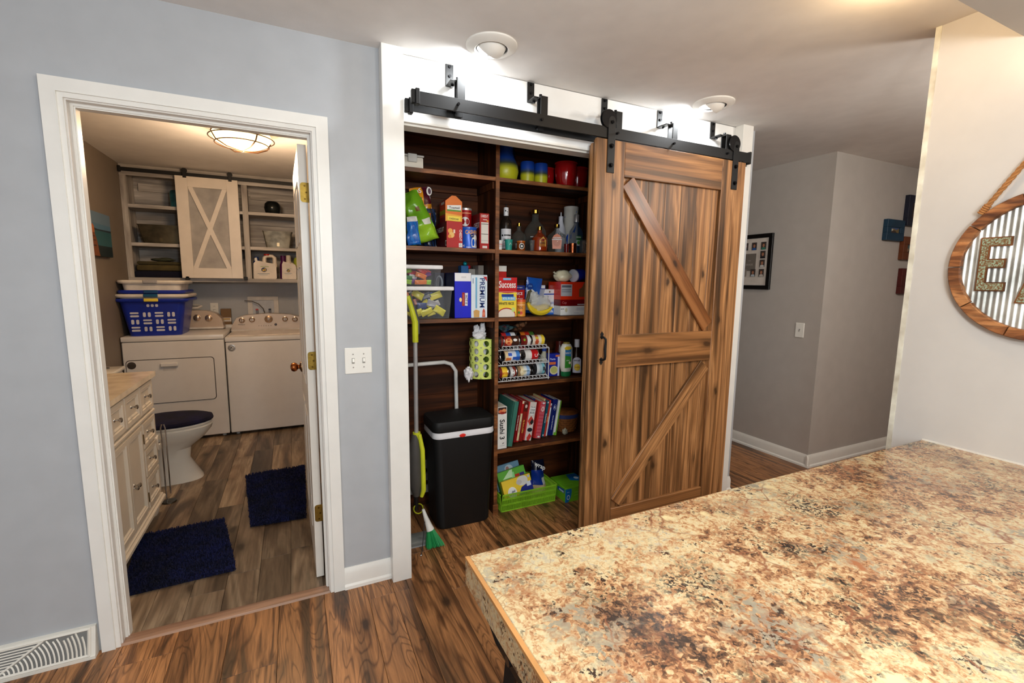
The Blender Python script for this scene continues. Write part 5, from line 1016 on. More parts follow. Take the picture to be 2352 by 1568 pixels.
# ================================================================== laundry bathroom
APP = mat((226, 222, 218), .25, var=.01, name='white_appliance_enamel'); CONS = mat((206, 186, 166), .3, .25, var=.02, name='champagne_console'); CHR = mat((196, 194, 192), .15, 1, var=.05, name='chrome')
SEAM = mat((70, 66, 64), .5)
def rr2(x0, x1, z0, z1, r, n=6):
    out = []
    for cx, cz, a0 in ((x1-r, z1-r, 0), (x0+r, z1-r, 90), (x0+r, z0+r, 180), (x1-r, z0+r, 270)):
        out += [(cx+r*math.cos(math.radians(a0+90*i/n)), cz+r*math.sin(math.radians(a0+90*i/n))) for i in range(n+1)]
    return out
def machine(name, label, x0, x1, top, console, knobs, dryer):
    xc = (x0+x1)/2; t = thing(name, label, 'dryer' if dryer else 'washing machine', (xc, 2.69, 0)); a, b_ = x0-xc, x1-xc
    MB().box(a, b_, 0, .66, .03, top-.048, b=.006).build('cabinet', APP, t)
    MB().box(a-.002, b_+.002, -.006, .66, top-.044, top, b=.007).build('top_panel', APP, t)
    for fx in (a+.05, b_-.05):
        for fy in (.06, .6): MB().cyl((fx, fy, 0), (fx, fy, .032), .016, n=12).build('foot', mat((206, 204, 200), .4), t)
    MB().prism(console, .52, .655, 'y').build('console', CONS, t, smooth=30)
    cz = min(z for x, z in console); MB().box(console[0][0]+.004, console[-1][0]-.004, .505, .52, cz-.006, cz+.014, b=.003).build('console_lip', mat((222, 214, 206), .3), t)
    for x, z, r in knobs:
        kn = MB(); kn.T = Matrix.Translation((x-xc, .52, z)) @ Matrix.Rotation(PI/2, 4, 'X'); kn.lathe([(r*1.25, 0), (r*1.25, .004), (r, .006), (r*.95, .022), (r*.7, .026), (0, .026)], n=20); kn.build('dial', mat((196, 172, 150), .2, .8), t)
        MB().box(x-xc-.003, x-xc+.003, .52-.029, .52-.0255, z-r*.8, z+r*.8).build('dial_pointer', mat((120, 100, 84), .3, .6), t)
    if dryer:
        MB().prism(rr2(-1.013-xc, -.377-xc, .364, .757, .03), -.0015, .002, 'y').build('door_seam', SEAM, t)
        MB().prism(rr2(-1.007-xc, -.383-xc, .370, .751, .026), -.007, .0, 'y').build('door', APP, t, smooth=20)
        MB().box(-.772-xc, -.645-xc, -.03, -.0065, .688, .722, b=.006).build('door_handle', APP, t)
        MB().box(-.755-xc, -.662-xc, -.0085, -.0066, .652, .684, b=.0008).build('grip_recess', mat((206, 200, 194), .3), t)
        bx, bz, bc = -.972-xc, .712, (96, 88, 82)
    else:
        bx, bz, bc = -.237-xc, .826, (170, 164, 158)
        MB().box(a+.02, b_-.02, .02, .46, top, top+.012, b=.005).build('lid', mat((218, 206, 194), .25), t)
    bd = MB(); bd.T = Matrix.Translation((bx, -.0066 if dryer else 0, bz)) @ Matrix.Rotation(PI/2, 4, 'X'); bd.lathe([(.031, 0), (.031, .002), (.026, .003), (0, .003)], n=24); bd.build('badge', mat(bc, .3, .6), t)
    if not dryer:
        fr_ = flat((bx, -.0032, bz), (1, 0, 0), (0, 0, 1))
        printed(t, fr_, [('e', 0, 0, .02, .02, (90, 86, 84)), ('e', 0, 0, .016, .016, (210, 206, 200)), ('p', [(-.01, -.012), (-.002, -.002), (.012, -.01), (.003, .004), (.008, .012), (-.003, .006), (-.012, .008)], (50, 50, 52))])
        printed(t, flat((-.245-xc, .5195, .99), (1, 0, 0), (0, 0, 1)), [('t', 'Whirlpool', .05, 0, .014, 0, .09, (80, 66, 56))])
        for i in range(6):
            MB().cyl((.0-.04+i*.022-xc, .52, .975), (.0-.04+i*.022-xc, .5185, .975), .004, n=8).build('indicator', mat((120, 100, 86), .4), t)
        pb = MB(); pb.T = Matrix.Translation((.115-xc, .52, .985)) @ Matrix.Rotation(PI/2, 4, 'X'); pb.lathe([(.013, 0), (.012, .005), (0, .006)], n=16); pb.build('start_button', mat((70, 60, 56), .3), t)
    return t
XD = -.6625; XW = .058
machine('clothes_dryer', 'white front-loading dryer with laundry baskets on top', -1.03, -.295, .955, [(-1.03-XD, .965), (-1.03-XD, 1.10), (-1.0-XD, 1.135), (-.8-XD, 1.15), (-.48-XD, 1.135), (-.41-XD, 1.11), (-.365-XD, 1.06), (-.345-XD, .965)], [(-.565, 1.07, .026), (-.47, 1.065, .026)], True)
machine('washing_machine', 'white top-loading washing machine half hidden by the open door', -.284, .40, .925, [(-.29-XW, .93), (-.275-XW, .99), (-.235-XW, 1.06), (-.16-XW, 1.085), (.05-XW, 1.10), (.26-XW, 1.085), (.34-XW, 1.06), (.385-XW, .99), (.40-XW, .93)], [(-.188, 1.035, .022), (-.098, 1.04, .022), (.052, 1.042, .031), (.205, 1.04, .022), (.298, 1.035, .022)], False)

# ---- laundry baskets, nested on the dryer
BB = mat((24, 46, 150), .3, name='blue_basket_plastic'); WB = mat((228, 220, 208), .35, name='white_basket_plastic')
def laundry(label, z0, h, w0, w1, d0, d1, m, rimm, hand, slots, cut=0):
    t = thing('laundry_basket', label, 'laundry basket', (-.80, 2.93, z0), 0, 'laundry baskets stacked on the dryer')
    n = 8; r = .05
    ring = lambda f, k=0: rrect(w0+(w1-w0)*f+k, d0+(d1-d0)*f+k, r+k*.3, n)
    loft([(ring(cut), h*cut), (ring(cut+.04), h*(cut+.03)), (ring(.5), h*.5), (ring(1), h)], (True, False)).build('tub', m, t)
    rim = loft([(ring(1, .002), h-.03), (ring(1, .02), h-.026), (ring(1, .026), h-.012), (ring(1, .02), h), (ring(1, -.004), h+.002), (ring(1, -.008), h-.02)], (False, False)); rim.build('rim', rimm, t)
    MB().box(-.05, .05, -d1-.032, -d1-.02, h-.024, h+.003, b=.004).build('handle', mat(hand, .4), t)
    for s in slots:
        x, z, w_, hh = s; f = z/h; y = -(d0+(d1-d0)*f)-.0012
        MB().prism(rr2(x-w_, x+w_, z-hh, z+hh, min(w_, hh)*.8, 3), y-.0012, y, 'y').build('vent_hole', mat((206, 206, 214), .5), t)
    return t
sl = []
for row in range(3):
    for col in range(4):
        x, z = -.13+col*.085, .06+row*.062
        if (row+col) % 2 == 0: sl += [(x, z-.012, .03, .008), (x, z+.014, .03, .007)]
        else: sl += [(x-.017, z, .01, .02), (x+.017, z, .01, .02)]
sl += [(-.03+i*.03, .262, .01, .012) for i in range(3)]
laundry('blue plastic laundry basket with white vent holes on the dryer', .9555, .32, .185, .235, .19, .225, BB, BB, (232, 206, 70), sl)
laundry('white-rimmed laundry basket nested in the blue one', 1.045, .268, .182, .234, .187, .224, WB, WB, (20, 84, 120), [], .55)
laundry('dark blue laundry basket nested under the top white one', 1.104, .242, .175, .215, .18, .208, BB, BB, (20, 70, 120), [], .6)
laundry('topmost white laundry basket with slanted vent holes', 1.15, .28, .172, .212, .176, .203, WB, WB, (170, 166, 166), [(-.09+i*.045, .165, .011, .016) for i in range(5)], .4)

# ---- wall cabinet with sliding panel
WWH = wood('whitewashed_grey_board', [(.3, (160, 154, 150)), (.5, (190, 184, 178)), (.7, (214, 208, 202))], 'X', .6, fine=(50, 3), big=(8, 1), dark=(120, 112, 106), vary=.05, streak=.3)
WWV = wood('whitewashed_grey_upright', [(.3, (150, 142, 136)), (.5, (180, 172, 164)), (.7, (200, 194, 186))], 'Z', .6, fine=(50, 3), big=(8, 1), dark=(126, 118, 112), vary=.05, streak=.3)
wc = thing('wall_cabinet', 'whitewashed open wall cabinet above the washer and dryer', 'cabinet', (-.3, 3.25, 1.43)); A0 = Vector((-.3, 3.25, 1.43))
def wb_(name, x0, x1, y0, y1, z0, z1, m=WWH):
    c = Vector(((x0+x1)/2, (y0+y1)/2, (z0+z1)/2)); return MB().box(x0-c.x, x1-c.x, y0-c.y, y1-c.y, z0-c.z, z1-c.z, b=.0012).build(name, m, wc, c-A0)
wb_('stile', -1.039, -.995, 3.08, 3.10, 1.455, 2.345, WWV); wb_('stile', -.115, -.066, 3.08, 3.10, 1.455, 2.345, WWV); wb_('stile', .395, .439, 3.08, 3.10, 1.455, 2.345, WWV); wb_('divider', -.1, -.08, 3.10, 3.405, 1.455, 2.345, WWV)
wb_('top_rail', -1.039, .439, 3.08, 3.10, 2.345, 2.438); wb_('bottom_rail', -1.039, .439, 3.08, 3.10, 1.418, 1.455)
for z in (2.10, 1.765):
    wb_('shelf', -1.02, -.10, 3.085, 3.405, z-.03, z); wb_('shelf', -.08, .42, 3.085, 3.405, z-.03, z)
wb_('floor_board', -1.02, .42, 3.10, 3.405, 1.43, 1.45); wb_('side_panel', -1.039, -1.02, 3.10, 3.405, 1.43, 2.43, WWV); wb_('side_panel', .42, .439, 3.10, 3.405, 1.43, 2.43, WWV)
for i in range(7): wb_('back_board', -1.02, .42, 3.405, 3.418, 1.43+i*.143, 1.43+(i+1)*.143-.0015)
wb_('cleat', -.98, -.12, 3.385, 3.405, 2.26, 2.33); wb_('cleat', -.06, .40, 3.385, 3.405, 2.26, 2.33)
tr = thing('cabinet_door_track', 'thin black sliding-door track across the wall cabinet', 'door track', (-.3, 3.055, 2.39))
MB().box(-.735, .735, -.004, .004, -.016, .016, b=.001).build('bar', BLACK, tr)
for x in (-.735, .72): MB().box(x, x+.018, -.012, .012, -.026, .026, b=.003).build('end_stop', BLACK, tr)
pn = thing('sliding_cabinet_door', 'white sliding cabinet door with an X brace', 'cabinet door', (-.382, 3.045, 1.455))
PW = mat((232, 222, 210), .4, var=.02); PG = mat((168, 164, 160), .6, var=.08)
MB().box(-.245, .245, -.008, .004, 0, .915, b=.001).build('back_panel', PG, pn)
for s in (-1, 1): MB().box(*sorted((s*.245, s*.152)), -.024, -.008, 0, .915, b=.0015).build('stile', PW, pn)
MB().box(-.152, .152, -.0238, -.008, .822, .915, b=.0015).build('rail', PW, pn); MB().box(-.152, .152, -.0238, -.008, 0, .093, b=.0015).build('rail', PW, pn)
for s in (-1, 1):
    k = MB(); k.box(-.019, .019, -.0065, .0065, -.392, .392, b=.001); o = k.build('brace', PW, pn, (0, -.0148 if s > 0 else -.0152, .4575)); o.rotation_euler.y = s*math.atan2(.268, .729)
for x in (-.17, .185):
    k = MB(); k.cyl((x, -.02, .965), (x, -.006, .965), .022, n=20); k.build('roller', BLACK, pn); MB().box(x-.014, x+.014, -.026, -.021, .85+.05, .965, b=.001).build('hanger', BLACK, pn)
for x in (-.205, .265): tag(MB().box(-.016, .016, -.014, .014, -.016, .016, b=.003).build('door_guide', BLACK, None, (-.382+x, 3.035, 1.455)), 'small black floor guide under the sliding cabinet door, %s' % ('toward the baskets' if x < 0 else 'toward the detergent'), 'door guide')

# ---- things in the wall cabinet
GALV = mat((150, 146, 132), .4, .8, var=.25, bump=.2, bscale=40, name='galvanised_tin'); BRZ = mat((92, 84, 66), .4, .7, var=.2)
def planter(label, x0, x1, y, z, h, m):
    t = thing('tin_planter', label, 'planter', ((x0+x1)/2, y, z), 0, 'tin planters'); w_ = (x1-x0)/2; k = MB(); n = 3
    def ring(w2, d2, zz): return ([(x, yy) for x, yy in rrect(w2, d2, .012, 3)], zz)
    loft([ring(w_*.8, .05, 0), ring(w_, .075, h), ring(w_-.006, .07, h), ring(w_*.78, .046, .006)], (True, True)).build('body', m, t)
    loft([ring(w_+.003, .078, h-.006), ring(w_+.004, .079, h), ring(w_-.002, .073, h+.001)], (False, False)).build('rim', m, t)
    MB().box(-.012, .012, -.066, -.062, .004, h-.004).build('ridge', m, t).rotation_euler.x = -.18
planter('dark bronze trapezoid planter on the wall cabinet, by the wall', -.96, -.62, 3.22, 1.7655, .17, BRZ)
planter('galvanised trapezoid planter on the middle shelf above the detergent', .045, .31, 3.2, 1.7655, .165, GALV)
tag(MB().lathe([(0, 0), (.05, 0), (.068, .02), (.076, .06), (.07, .1), (.05, .122), (.046, .12), (.06, .09), (.05, .02), (0, .01)], n=24).build('candle_pot', mat((26, 30, 30), .2, .3, var=.4, bump=.6, bscale=60), None, (.142, 3.2, 2.1005)), 'round dark mosaic candle pot on the top cabinet shelf', 'candle pot')
tag(MB().lathe([(0, 0), (.05, 0), (.056, .02), (.058, .13), (.05, .155), (.04, .16), (.04, .15), (0, .01)], n=24).build('vase', mat((44, 104, 112), .35, var=.3), None, (-.65, 3.2, 2.1005)), 'teal patterned vase half hidden behind the sliding cabinet door', 'vase')
def towel(label, x0, x1, y0, y1, z0, z1, c, seed):
    k = MB(); n, m_ = 14, 8; vs = []
    o = MB().box(-(x1-x0)/2, (x1-x0)/2, -(y1-y0)/2, (y1-y0)/2, 0, z1-z0, b=min(.02, (z1-z0)*.42)).build('folded_towel', mat(c, .95, var=.12, bump=.8, bscale=160), None, ((x0+x1)/2, (y0+y1)/2, z0))
    return tag(o, label, 'towel', 'folded towels in the wall cabinet')
towel('dark navy folded towel at the bottom of the cabinet stack', -1.005, -.6, 3.11, 3.36, 1.4505, 1.515, (14, 14, 34), 1)
towel('olive brown folded towel in the middle of the cabinet stack', -.985, -.62, 3.115, 3.34, 1.5155, 1.572, (84, 74, 44), 2)
towel('slim olive folded towel near the top of the cabinet stack', -.98, -.64, 3.12, 3.33, 1.5725, 1.602, (70, 64, 40), 3)
cl = crumple('wash_cloth', (0, 0, .016), .06, mat((66, 70, 54), .95, bump=.8, bscale=160), None, 12, (1.5, 1, .3), .3, 10); cl.location = (-.79, 3.18, 1.603); tag(cl, 'crumpled grey green wash cloth on top of the folded towels', 'wash cloth')
JUG = mat((228, 216, 200), .35, name='cream_detergent_plastic')
def jug(name, label, x, y, z, w_, h, cap, two):
    t = thing(name, label, 'detergent', (x, y, z)); d = .05
    prof = [(-w_/2, .012), (-w_/2+.012, 0), (w_/2-.012, 0), (w_/2, .012), (w_/2, h*.5), (w_/2-.01, h*.62), (w_*.12, h*.66), (-w_*.1, h*.7), (-w_*.36, h*.74), (-w_/2+.006, h*.62)]
    MB().prism(prof, -d, d, 'y').build('bottle', JUG, t, smooth=40)
    if two:
        MB().tube([(-w_*.02, 0, h*.66), (-w_*.0, 0, h*.86), (w_*.1, 0, h*.93), (w_*.34, 0, h*.93), (w_*.44, 0, h*.86), (w_*.44, 0, h*.5)], [.02, .018, .017, .017, .018, .022], 10).build('handle', JUG, t)
        MB().lathe([(.026, 0), (.026, .014), (0, .016)], n=20).build('cap', mat(cap, .35), t, (w_*.1, 0, h*.95))
        MB().lathe([(.014, 0), (.014, .02), (.01, .03), (0, .03)], n=16).build('spout', mat((236, 234, 230), .3), t, (-w_*.38, 0, h*.73))
    else:
        MB().lathe([(.03, h*.6), (.024, h*.74), (.02, h*.76)], n=20).build('neck', JUG, t)
        MB().lathe([(.024, h*.75), (.022, h*.97), (.018, h), (0, h)], n=20).build('cap', mat(cap, .4), t)
        MB().tube([(.01, 0, h*.7), (w_*.42, 0, h*.58), (w_*.5, 0, h*.4), (w_*.4, 0, h*.16)], .012, 10).build('handle', JUG, t)
    sc_ = w_/.21
    printed(t, flat((-.008*sc_, -d, h*.33), (1, 0, 0), (0, 0, 1)), [('r', -.03*sc_, .042*sc_, .045*sc_, .047*sc_, (130, 170, 60)), ('r', -.06*sc_, -.03*sc_, .05*sc_, -.026*sc_, (60, 110, 140)), ('r', -.05*sc_, -.042*sc_, .03*sc_, -.039*sc_, (120, 160, 180)), ('e', 0, .012*sc_, .025*sc_, .023*sc_, (40, 50, 80)), ('t', 'all', 0, .012*sc_, .028*sc_, 0, .04*sc_, (240, 200, 60))])
    return t
jug('detergent_jug', 'large cream detergent jug with a red cap in the cabinet', .048, 3.16, 1.4505, .205, .25, (176, 40, 30), True)
jug('detergent_bottle', 'small cream detergent bottle with a pale cap beside the jug', .265, 3.15, 1.4505, .135, .245, (206, 196, 180), False)
tag(MB().lathe([(0, 0), (.034, 0), (.036, .006), (.036, .15), (.022, .19), (.022, .2), (.026, .2), (.026, .245), (0, .246)], n=20).build('softener_bottle', mat((92, 24, 84), .35), None, (.215, 3.26, 1.4505)), 'purple softener bottle standing behind the small detergent bottle', 'bottle')
tag(MB().lathe([(0, 0), (.03, 0), (.032, .006), (.032, .17), (.02, .2), (.02, .225), (0, .226)], n=20).build('spray_bottle', mat((34, 66, 140), .35), None, (-.03, 3.27, 1.4505)), 'blue cleaning bottle behind the big detergent jug', 'bottle')
tag(MB().lathe([(0, 0), (.032, 0), (.034, .006), (.034, .2), (.02, .23), (0, .231)], n=20).build('spray_bottle', mat((180, 190, 60), .35), None, (.345, 3.27, 1.4505)), 'yellow green cleaning bottle at the end of the detergent shelf', 'bottle')

# ---- back wall: outlet, washer box, hose; little things behind the machines
plate('wall_outlet', 'cream wall outlet on the wall between the dryer and washer', 'outlet', (-.445, 3.42, 1.147), 0, .07, .115, 'o')
wx = thing('washer_supply_box', 'white recessed water supply box on the wall above the washer', 'supply box', (0, 3.42, 1.17))
for a in ((-.145, .145, .06, .1), (-.145, .145, -.11, -.09), (-.145, -.1, -.09, .06), (.1, .145, -.09, .06)): MB().box(a[0], a[1], -.014, 0, a[2], a[3], b=.002).build('frame', mat((222, 216, 208), .4), wx)
MB().box(-.1, .1, -.004, 0, -.09, .06).build('back_plate', mat((196, 198, 202), .3), wx)
for x, c in ((-.06, (190, 30, 26)), (.06, (30, 40, 60))):
    v = MB(); v.cyl((x, -.02, -.085), (x, -.02, -.045), .011, n=12); v.build('valve', SILV, wx); MB().box(x-.012, x+.012, -.04, -.026, -.045, -.03, b=.002).build('valve_lever', mat(c, .4), wx)
MB().tube([(-.17, -.03, .055), (-.1, -.04, .05), (-.04, -.05, .02), (.0, -.05, -.03), (.015, -.04, -.09)], .004, 8).build('drain_wire', mat((70, 66, 62), .5), wx)
pbox('dryer_sheet_box', 'small brown box standing in the gap behind the dryer and washer', -.385, -.295, 3.355, 3.41, .985, 1.145, (120, 88, 44), front=[('r', 0, .03, .09, .07, (214, 206, 196)), ('r', .01, .05, .08, .062, (190, 150, 60))], top=[])
bpy.data.objects['dryer_sheet_box'].location.z = 0; bpy.data.objects['dryer_sheet_box'].scale.z = 1
sb_ = tag(MB().box(-.05, .05, -.03, .03, 0, .985, b=.003).build('broom_closet_post', mat((214, 212, 208), .5), None, (-.34, 3.382, 0)), 'pale grey vent duct standing between the dryer and washer', 'duct')
bpy.data.objects['dryer_sheet_box'].location.z = .9855
dv = thing('coiled_hose', 'white coiled hose lying on the dryer console', 'hose', (-.62, 3.27, 1.1505)); MB().tube([(-.09+.02*i*0, 0, .012), (-.06, -.02, .012), (0, -.026, .012), (.06, -.02, .014), (.085, .0, .03), (.06, .02, .035), (0, .02, .04), (-.04, .016, .042)], .012, 10).build('hose', mat((206, 200, 192), .4), dv)
MB().box(-.12, .03, -.012, .012, 0, .012, b=.004).build('black_clip', BLACK, dv)

# ---- ceiling bowl lamp
bl = thing('ceiling_lamp', 'warm glowing bowl lamp with a bronze wire cage in the bathroom', 'ceiling light', (.03, 1.5, H))
gm = mat((255, 214, 150), .4, emit=3.2, name='lit_frosted_glass')
MB().lathe([(.155, -.012), (.17, -.035), (.175, -.06), (.155, -.092), (.11, -.116), (.055, -.129), (0, -.132)], n=40).build('glass_bowl', gm, bl)
MB().lathe([(.09, 0), (.09, -.02), (.155, -.02), (.155, -.012), (.1, -.0)], n=32).build('pan', mat((70, 46, 28), .4, .6), bl)
BZ = mat((72, 44, 24), .4, .6)
for r, z in ((.192, -.068), (.158, -.105)): MB().tube([(r*math.cos(2*PI*i/40), r*math.sin(2*PI*i/40), z) for i in range(40)], .0034, 6, closed=True).build('cage_ring', BZ, bl)
for a in (.55, .55+PI/2):
    pts = [(r*math.cos(a), r*math.sin(a), z) for r, z in ((-.165, -.014), (-.192, -.06), (-.166, -.103), (-.1, -.134), (0, -.148), (.1, -.134), (.166, -.103), (.192, -.06), (.165, -.014))]; MB().tube(pts, .0042, 6).build('cage_arm', BZ, bl)
pl_ = light('bowl_lamp_bulb', 'POINT', (0, 0, 0), 25, (1, .7, .44), None, shadow_soft_size=.12); pl_.parent = bl; pl_.location = (0, 0, -.22)

# ---- picture on the bathroom wall
cv = thing('canvas_picture', 'canvas print of a dock on a teal lake on the bathroom wall', 'picture', (-1.04, 2.34, 1.61))
MB().box(0, .03, -.29, .29, 0, .325, b=.001).build('canvas', mat((20, 46, 52), .6), cv)
printed(cv, flat((.03, .29, 0), (0, -1, 0), (0, 0, 1))if False else flat((.03, -.29, 0), (0, 1, 0), (0, 0, 1)), [('r', 0, .17, .58, .325, (74, 112, 138)), ('r', 0, .24, .58, .325, (96, 120, 140)), ('r', 0, .05, .58, .2, (34, 84, 92)), ('p', [(0, .205), (.1, .215), (.3, .2), (.58, .205), (.58, .19), (0, .188)], (30, 44, 56)), ('r', .0, .0, .58, .08, (14, 34, 38)), ('p', [(.0, 0), (.3, 0), (.26, .12), (.22, .18), (.18, .19), (.1, .14), (0, .1)], (120, 66, 34)), ('p', [(.17, .17), (.23, .17), (.225, .215), (.2, .235), (.175, .215)], (176, 100, 54)), ('r', .02, .07, .24, .08, (54, 28, 16)), ('r', .02, .11, .24, .117, (54, 28, 16)), ('r', .06, .14, .23, .146, (60, 32, 18))])

# ---- toilet
to = thing('toilet', 'white toilet with a dark fluffy lid cover beside the vanity', 'toilet', (-.62, 1.76, 0)); TOI = mat((232, 226, 214), .12, var=.01, name='vitreous_china')
def oval(cx, rx, ry, n=32, sq=1.0):
    return [(cx+rx*math.copysign(abs(math.cos(2*PI*i/n))**sq, math.cos(2*PI*i/n)), ry*math.copysign(abs(math.sin(2*PI*i/n))**sq, math.sin(2*PI*i/n))) for i in range(n)]
loft([(oval(.03, .225, .115, 32, .8), 0), (oval(.03, .22, .112, 32, .8), .02), (oval(.0, .18, .092), .16), (oval(.01, .18, .1), .24), (oval(.05, .225, .15), .31), (oval(.068, .255, .182), .37), (oval(.07, .262, .186), .4), (oval(.07, .25, .176), .412)]).build('bowl', TOI, to)
loft([(oval(.07, .258, .184), .413), (oval(.07, .262, .188), .42), (oval(.07, .255, .18), .43)]).build('seat', TOI, to)
k = MB(); R = random.Random(2); n = 40; rings = []
for f, z in ((1.0, .431), (1.03, .445), (1.0, .46), (.9, .468), (.6, .472), (.2, .473)):
    rings.append(([(x*(1+.012*R.uniform(-1, 1)), y*(1+.012*R.uniform(-1, 1))) for x, y in [(.07+.262*f*math.cos(2*PI*i/60), .187*f*math.sin(2*PI*i/60)) for i in range(60)]], z))
FUZ = mat((14, 12, 40), .98, var=.4, bump=1, bscale=260, name='fluffy_navy_pile')
loft(rings).build('lid_cover', FUZ, to)
MB().box(-.41, -.215, -.215, .215, .40, .795, b=.02).build('tank', TOI, to); MB().box(-.415, -.205, -.222, .222, .796, .822, b=.009).build('tank_lid', TOI, to)
MB().lathe([(.034, 0), (.034, .005), (.028, .008), (0, .008)], n=24).build('flush_button', CHR, to, (-.30, .12, .822))
MB().box(-.23, -.1, -.16, .16, .36, .42, b=.015).build('hinge_deck', TOI, to)

tp = thing('toilet_paper_stand', 'chrome wire toilet paper stand between the vanity and toilet', 'paper stand', (-.50, 1.36, 0))
MB().lathe([(0, .0045), (.04, .0045), (.042, .006), (.038, .012), (0, .014)], n=28).build('base', mat((80, 76, 70), .3, .9), tp)
MB().tube([(-.012, 0, .014), (-.012, 0, .5), (-.006, 0, .525), (.006, 0, .525), (.012, 0, .5), (.012, 0, .06)], .004, 8).build('wire_loop', CHR, tp)
rl = MB(); rl.T = Matrix.Translation((-.075, .0, .41)) @ Matrix.Rotation(PI/2, 4, 'Y'); rl.lathe([(.018, -.05), (.05, -.05), (.05, .05), (.018, .05), (.018, -.05)], n=28); rl.build('paper_roll', mat((232, 226, 216), .9), tp)
MB().tube([(-.012, 0, .41), (-.12, 0, .41)], .004, 8).build('arm', CHR, tp)

# ---- vanity
va = thing('vanity', 'cream white vanity with drawers, doors and bun feet', 'vanity', (-.77, .69, 0)); VC = mat((228, 216, 198), .35, var=.015, name='cream_lacquer'); V0 = Vector((-.77, .69, 0))
FX = -.515
def vbx(name, x0, x1, y0, y1, z0, z1, m=VC, par=va, b=.002): return MB().box(x0-V0.x, x1-V0.x, y0-V0.y, y1-V0.y, z0, z1, b=b).build(name, m, par)
vbx('carcass', -1.035, FX, .145, 1.215, .1, .862)
vbx('plinth_moulding', -1.035, FX+.03, .13, 1.235, .09, .118, b=.006); vbx('plinth_moulding', -1.035, FX+.02, .138, 1.228, .118, .132, b=.005)
vbx('waist_moulding', FX, FX+.016, .145, 1.222, .652, .672, b=.005)
for y in (.20, 1.18): MB().lathe([(0, .0), (.018, 0), (.026, .012), (.034, .035), (.034, .055), (.024, .078), (.03, .09)], n=20).build('bun_foot', VC, va, Vector((FX-.03, y, .004))-V0)
def front(name, y0, y1, z0, z1, knob, hinge=None):
    """raised-frame drawer or door front on the plane x = FX, facing into the room"""
    p = bpy.data.objects.new(name, None); COL.objects.link(p); p.parent = va; p.location = Vector((FX, (y0+y1)/2, 0))-V0; yc = (y0+y1)/2
    mb = MB(); q = lambda a, b_, c, d: None
    def rect(i): return [(y0+i-yc, z0+i), (y1-i-yc, z0+i), (y1-i-yc, z1-i), (y0+i-yc, z1-i)]
    levels = [(0, 0), (0, .016), (.022, .016), (.026, .010), (.034, .013), (.042, .006)]
    vs = [(x, *pt) for i, x in levels for pt in rect(i)]
    fs = [(r*4+i, r*4+(i+1) % 4, r*4+4+(i+1) % 4, r*4+4+i) for r in range(len(levels)-1) for i in range(4)]+[(20, 21, 22, 23)]
    mb.add(vs, fs); mb.build('panel', VC, p, smooth=15)
    ky, kz = knob; kb = MB(); kb.T = Matrix.Translation((.006, ky-yc, kz)) @ Matrix.Rotation(PI/2, 4, 'Y'); kb.lathe([(.009, 0), (.008, .003), (.004, .007), (.004, .016), (.011, .022), (.0125, .028), (.008, .032), (0, .033)], n=16); kb.build('knob', CHR, p)
    if hinge:
        for hz in hinge: MB().box(.002, .02, hz[0]-yc-.004, hz[0]-yc+.004, hz[1]-.028, hz[1]+.028, b=.001).build('hinge', mat((110, 88, 54), .4, .8), p)
for y0, y1 in ((.96, 1.20), (.705, .945), (.45, .69), (.165, .435)): front('drawer', y0, y1, .69, .85, ((y0+y1)/2-.0, .775))
for z0, z1 in ((.50, .64), (.335, .485), (.15, .32)):
    front('drawer', .96, 1.20, z0, z1, (1.07, (z0+z1)/2)); front('drawer', .165, .42, z0, z1, (.29, (z0+z1)/2))
front('door', .692, .942, .15, .64, (.757, .37), [(.944, .56), (.944, .22)]); front('door', .438, .688, .15, .64, (.718, .37), [(.436, .56), (.436, .22)])
MARB = mat((236, 214, 184), .15, var=.1, coat=.3, name='cream_marble')
vt_ = bpy.data.objects.new('countertop', None); COL.objects.link(vt_); vt_.parent = va
sx, sy = -.80, .70
# slab with an oval sink cut out: ring of quads from the oval out to the edge
k = MB(); n = 40; ov = [(sx+.15*math.cos(2*PI*i/n), sy+.2*math.sin(2*PI*i/n)) for i in range(n)]; out = []
for i in range(n):
    c_, s_ = math.cos(2*PI*i/n), math.sin(2*PI*i/n); kx = ((-.488-sx) if c_ > 0 else (sx+1.036))/max(abs(c_), 1e-6); ky = ((1.25-sy) if s_ > 0 else (sy-.125))/max(abs(s_), 1e-6); d = min(kx, ky); out.append((sx+c_*d, sy+s_*d))
for cx, cy in ((-.488, 1.25), (-.488, .125)):
    j = min(range(n), key=lambda i: (out[i][0]-cx)**2+(out[i][1]-cy)**2); out[j] = (cx, cy)
for z0, z1 in ((.864, .892),):
    vs = [(x-V0.x, y-V0.y, z1) for x, y in ov+out]+[(x-V0.x, y-V0.y, z0) for x, y in ov+out]
    fs = []
    for i in range(n):
        j = (i+1) % n; fs += [(i, j, n+j, n+i), (2*n+i, 3*n+i, 3*n+j, 2*n+j), (n+i, n+j, 3*n+j, 3*n+i), (i, 2*n+i, 2*n+j, j)]
    k.add(vs, fs)
k.build('slab', MARB, vt_, smooth=20)
MB().lathe([(.152, .012), (.15, 0), (.13, -.07), (.07, -.12), (0, -.125)], n=40, sx=1, sy=1.33).build('sink_bowl', mat((236, 230, 220), .12), vt_, Vector((sx, sy, .882))-V0)
MB().lathe([(.150, .010), (.165, .0125), (.168, .0105)], n=40, sx=1, sy=1.31).build('sink_rim', MARB, vt_, Vector((sx, sy, .882))-V0)

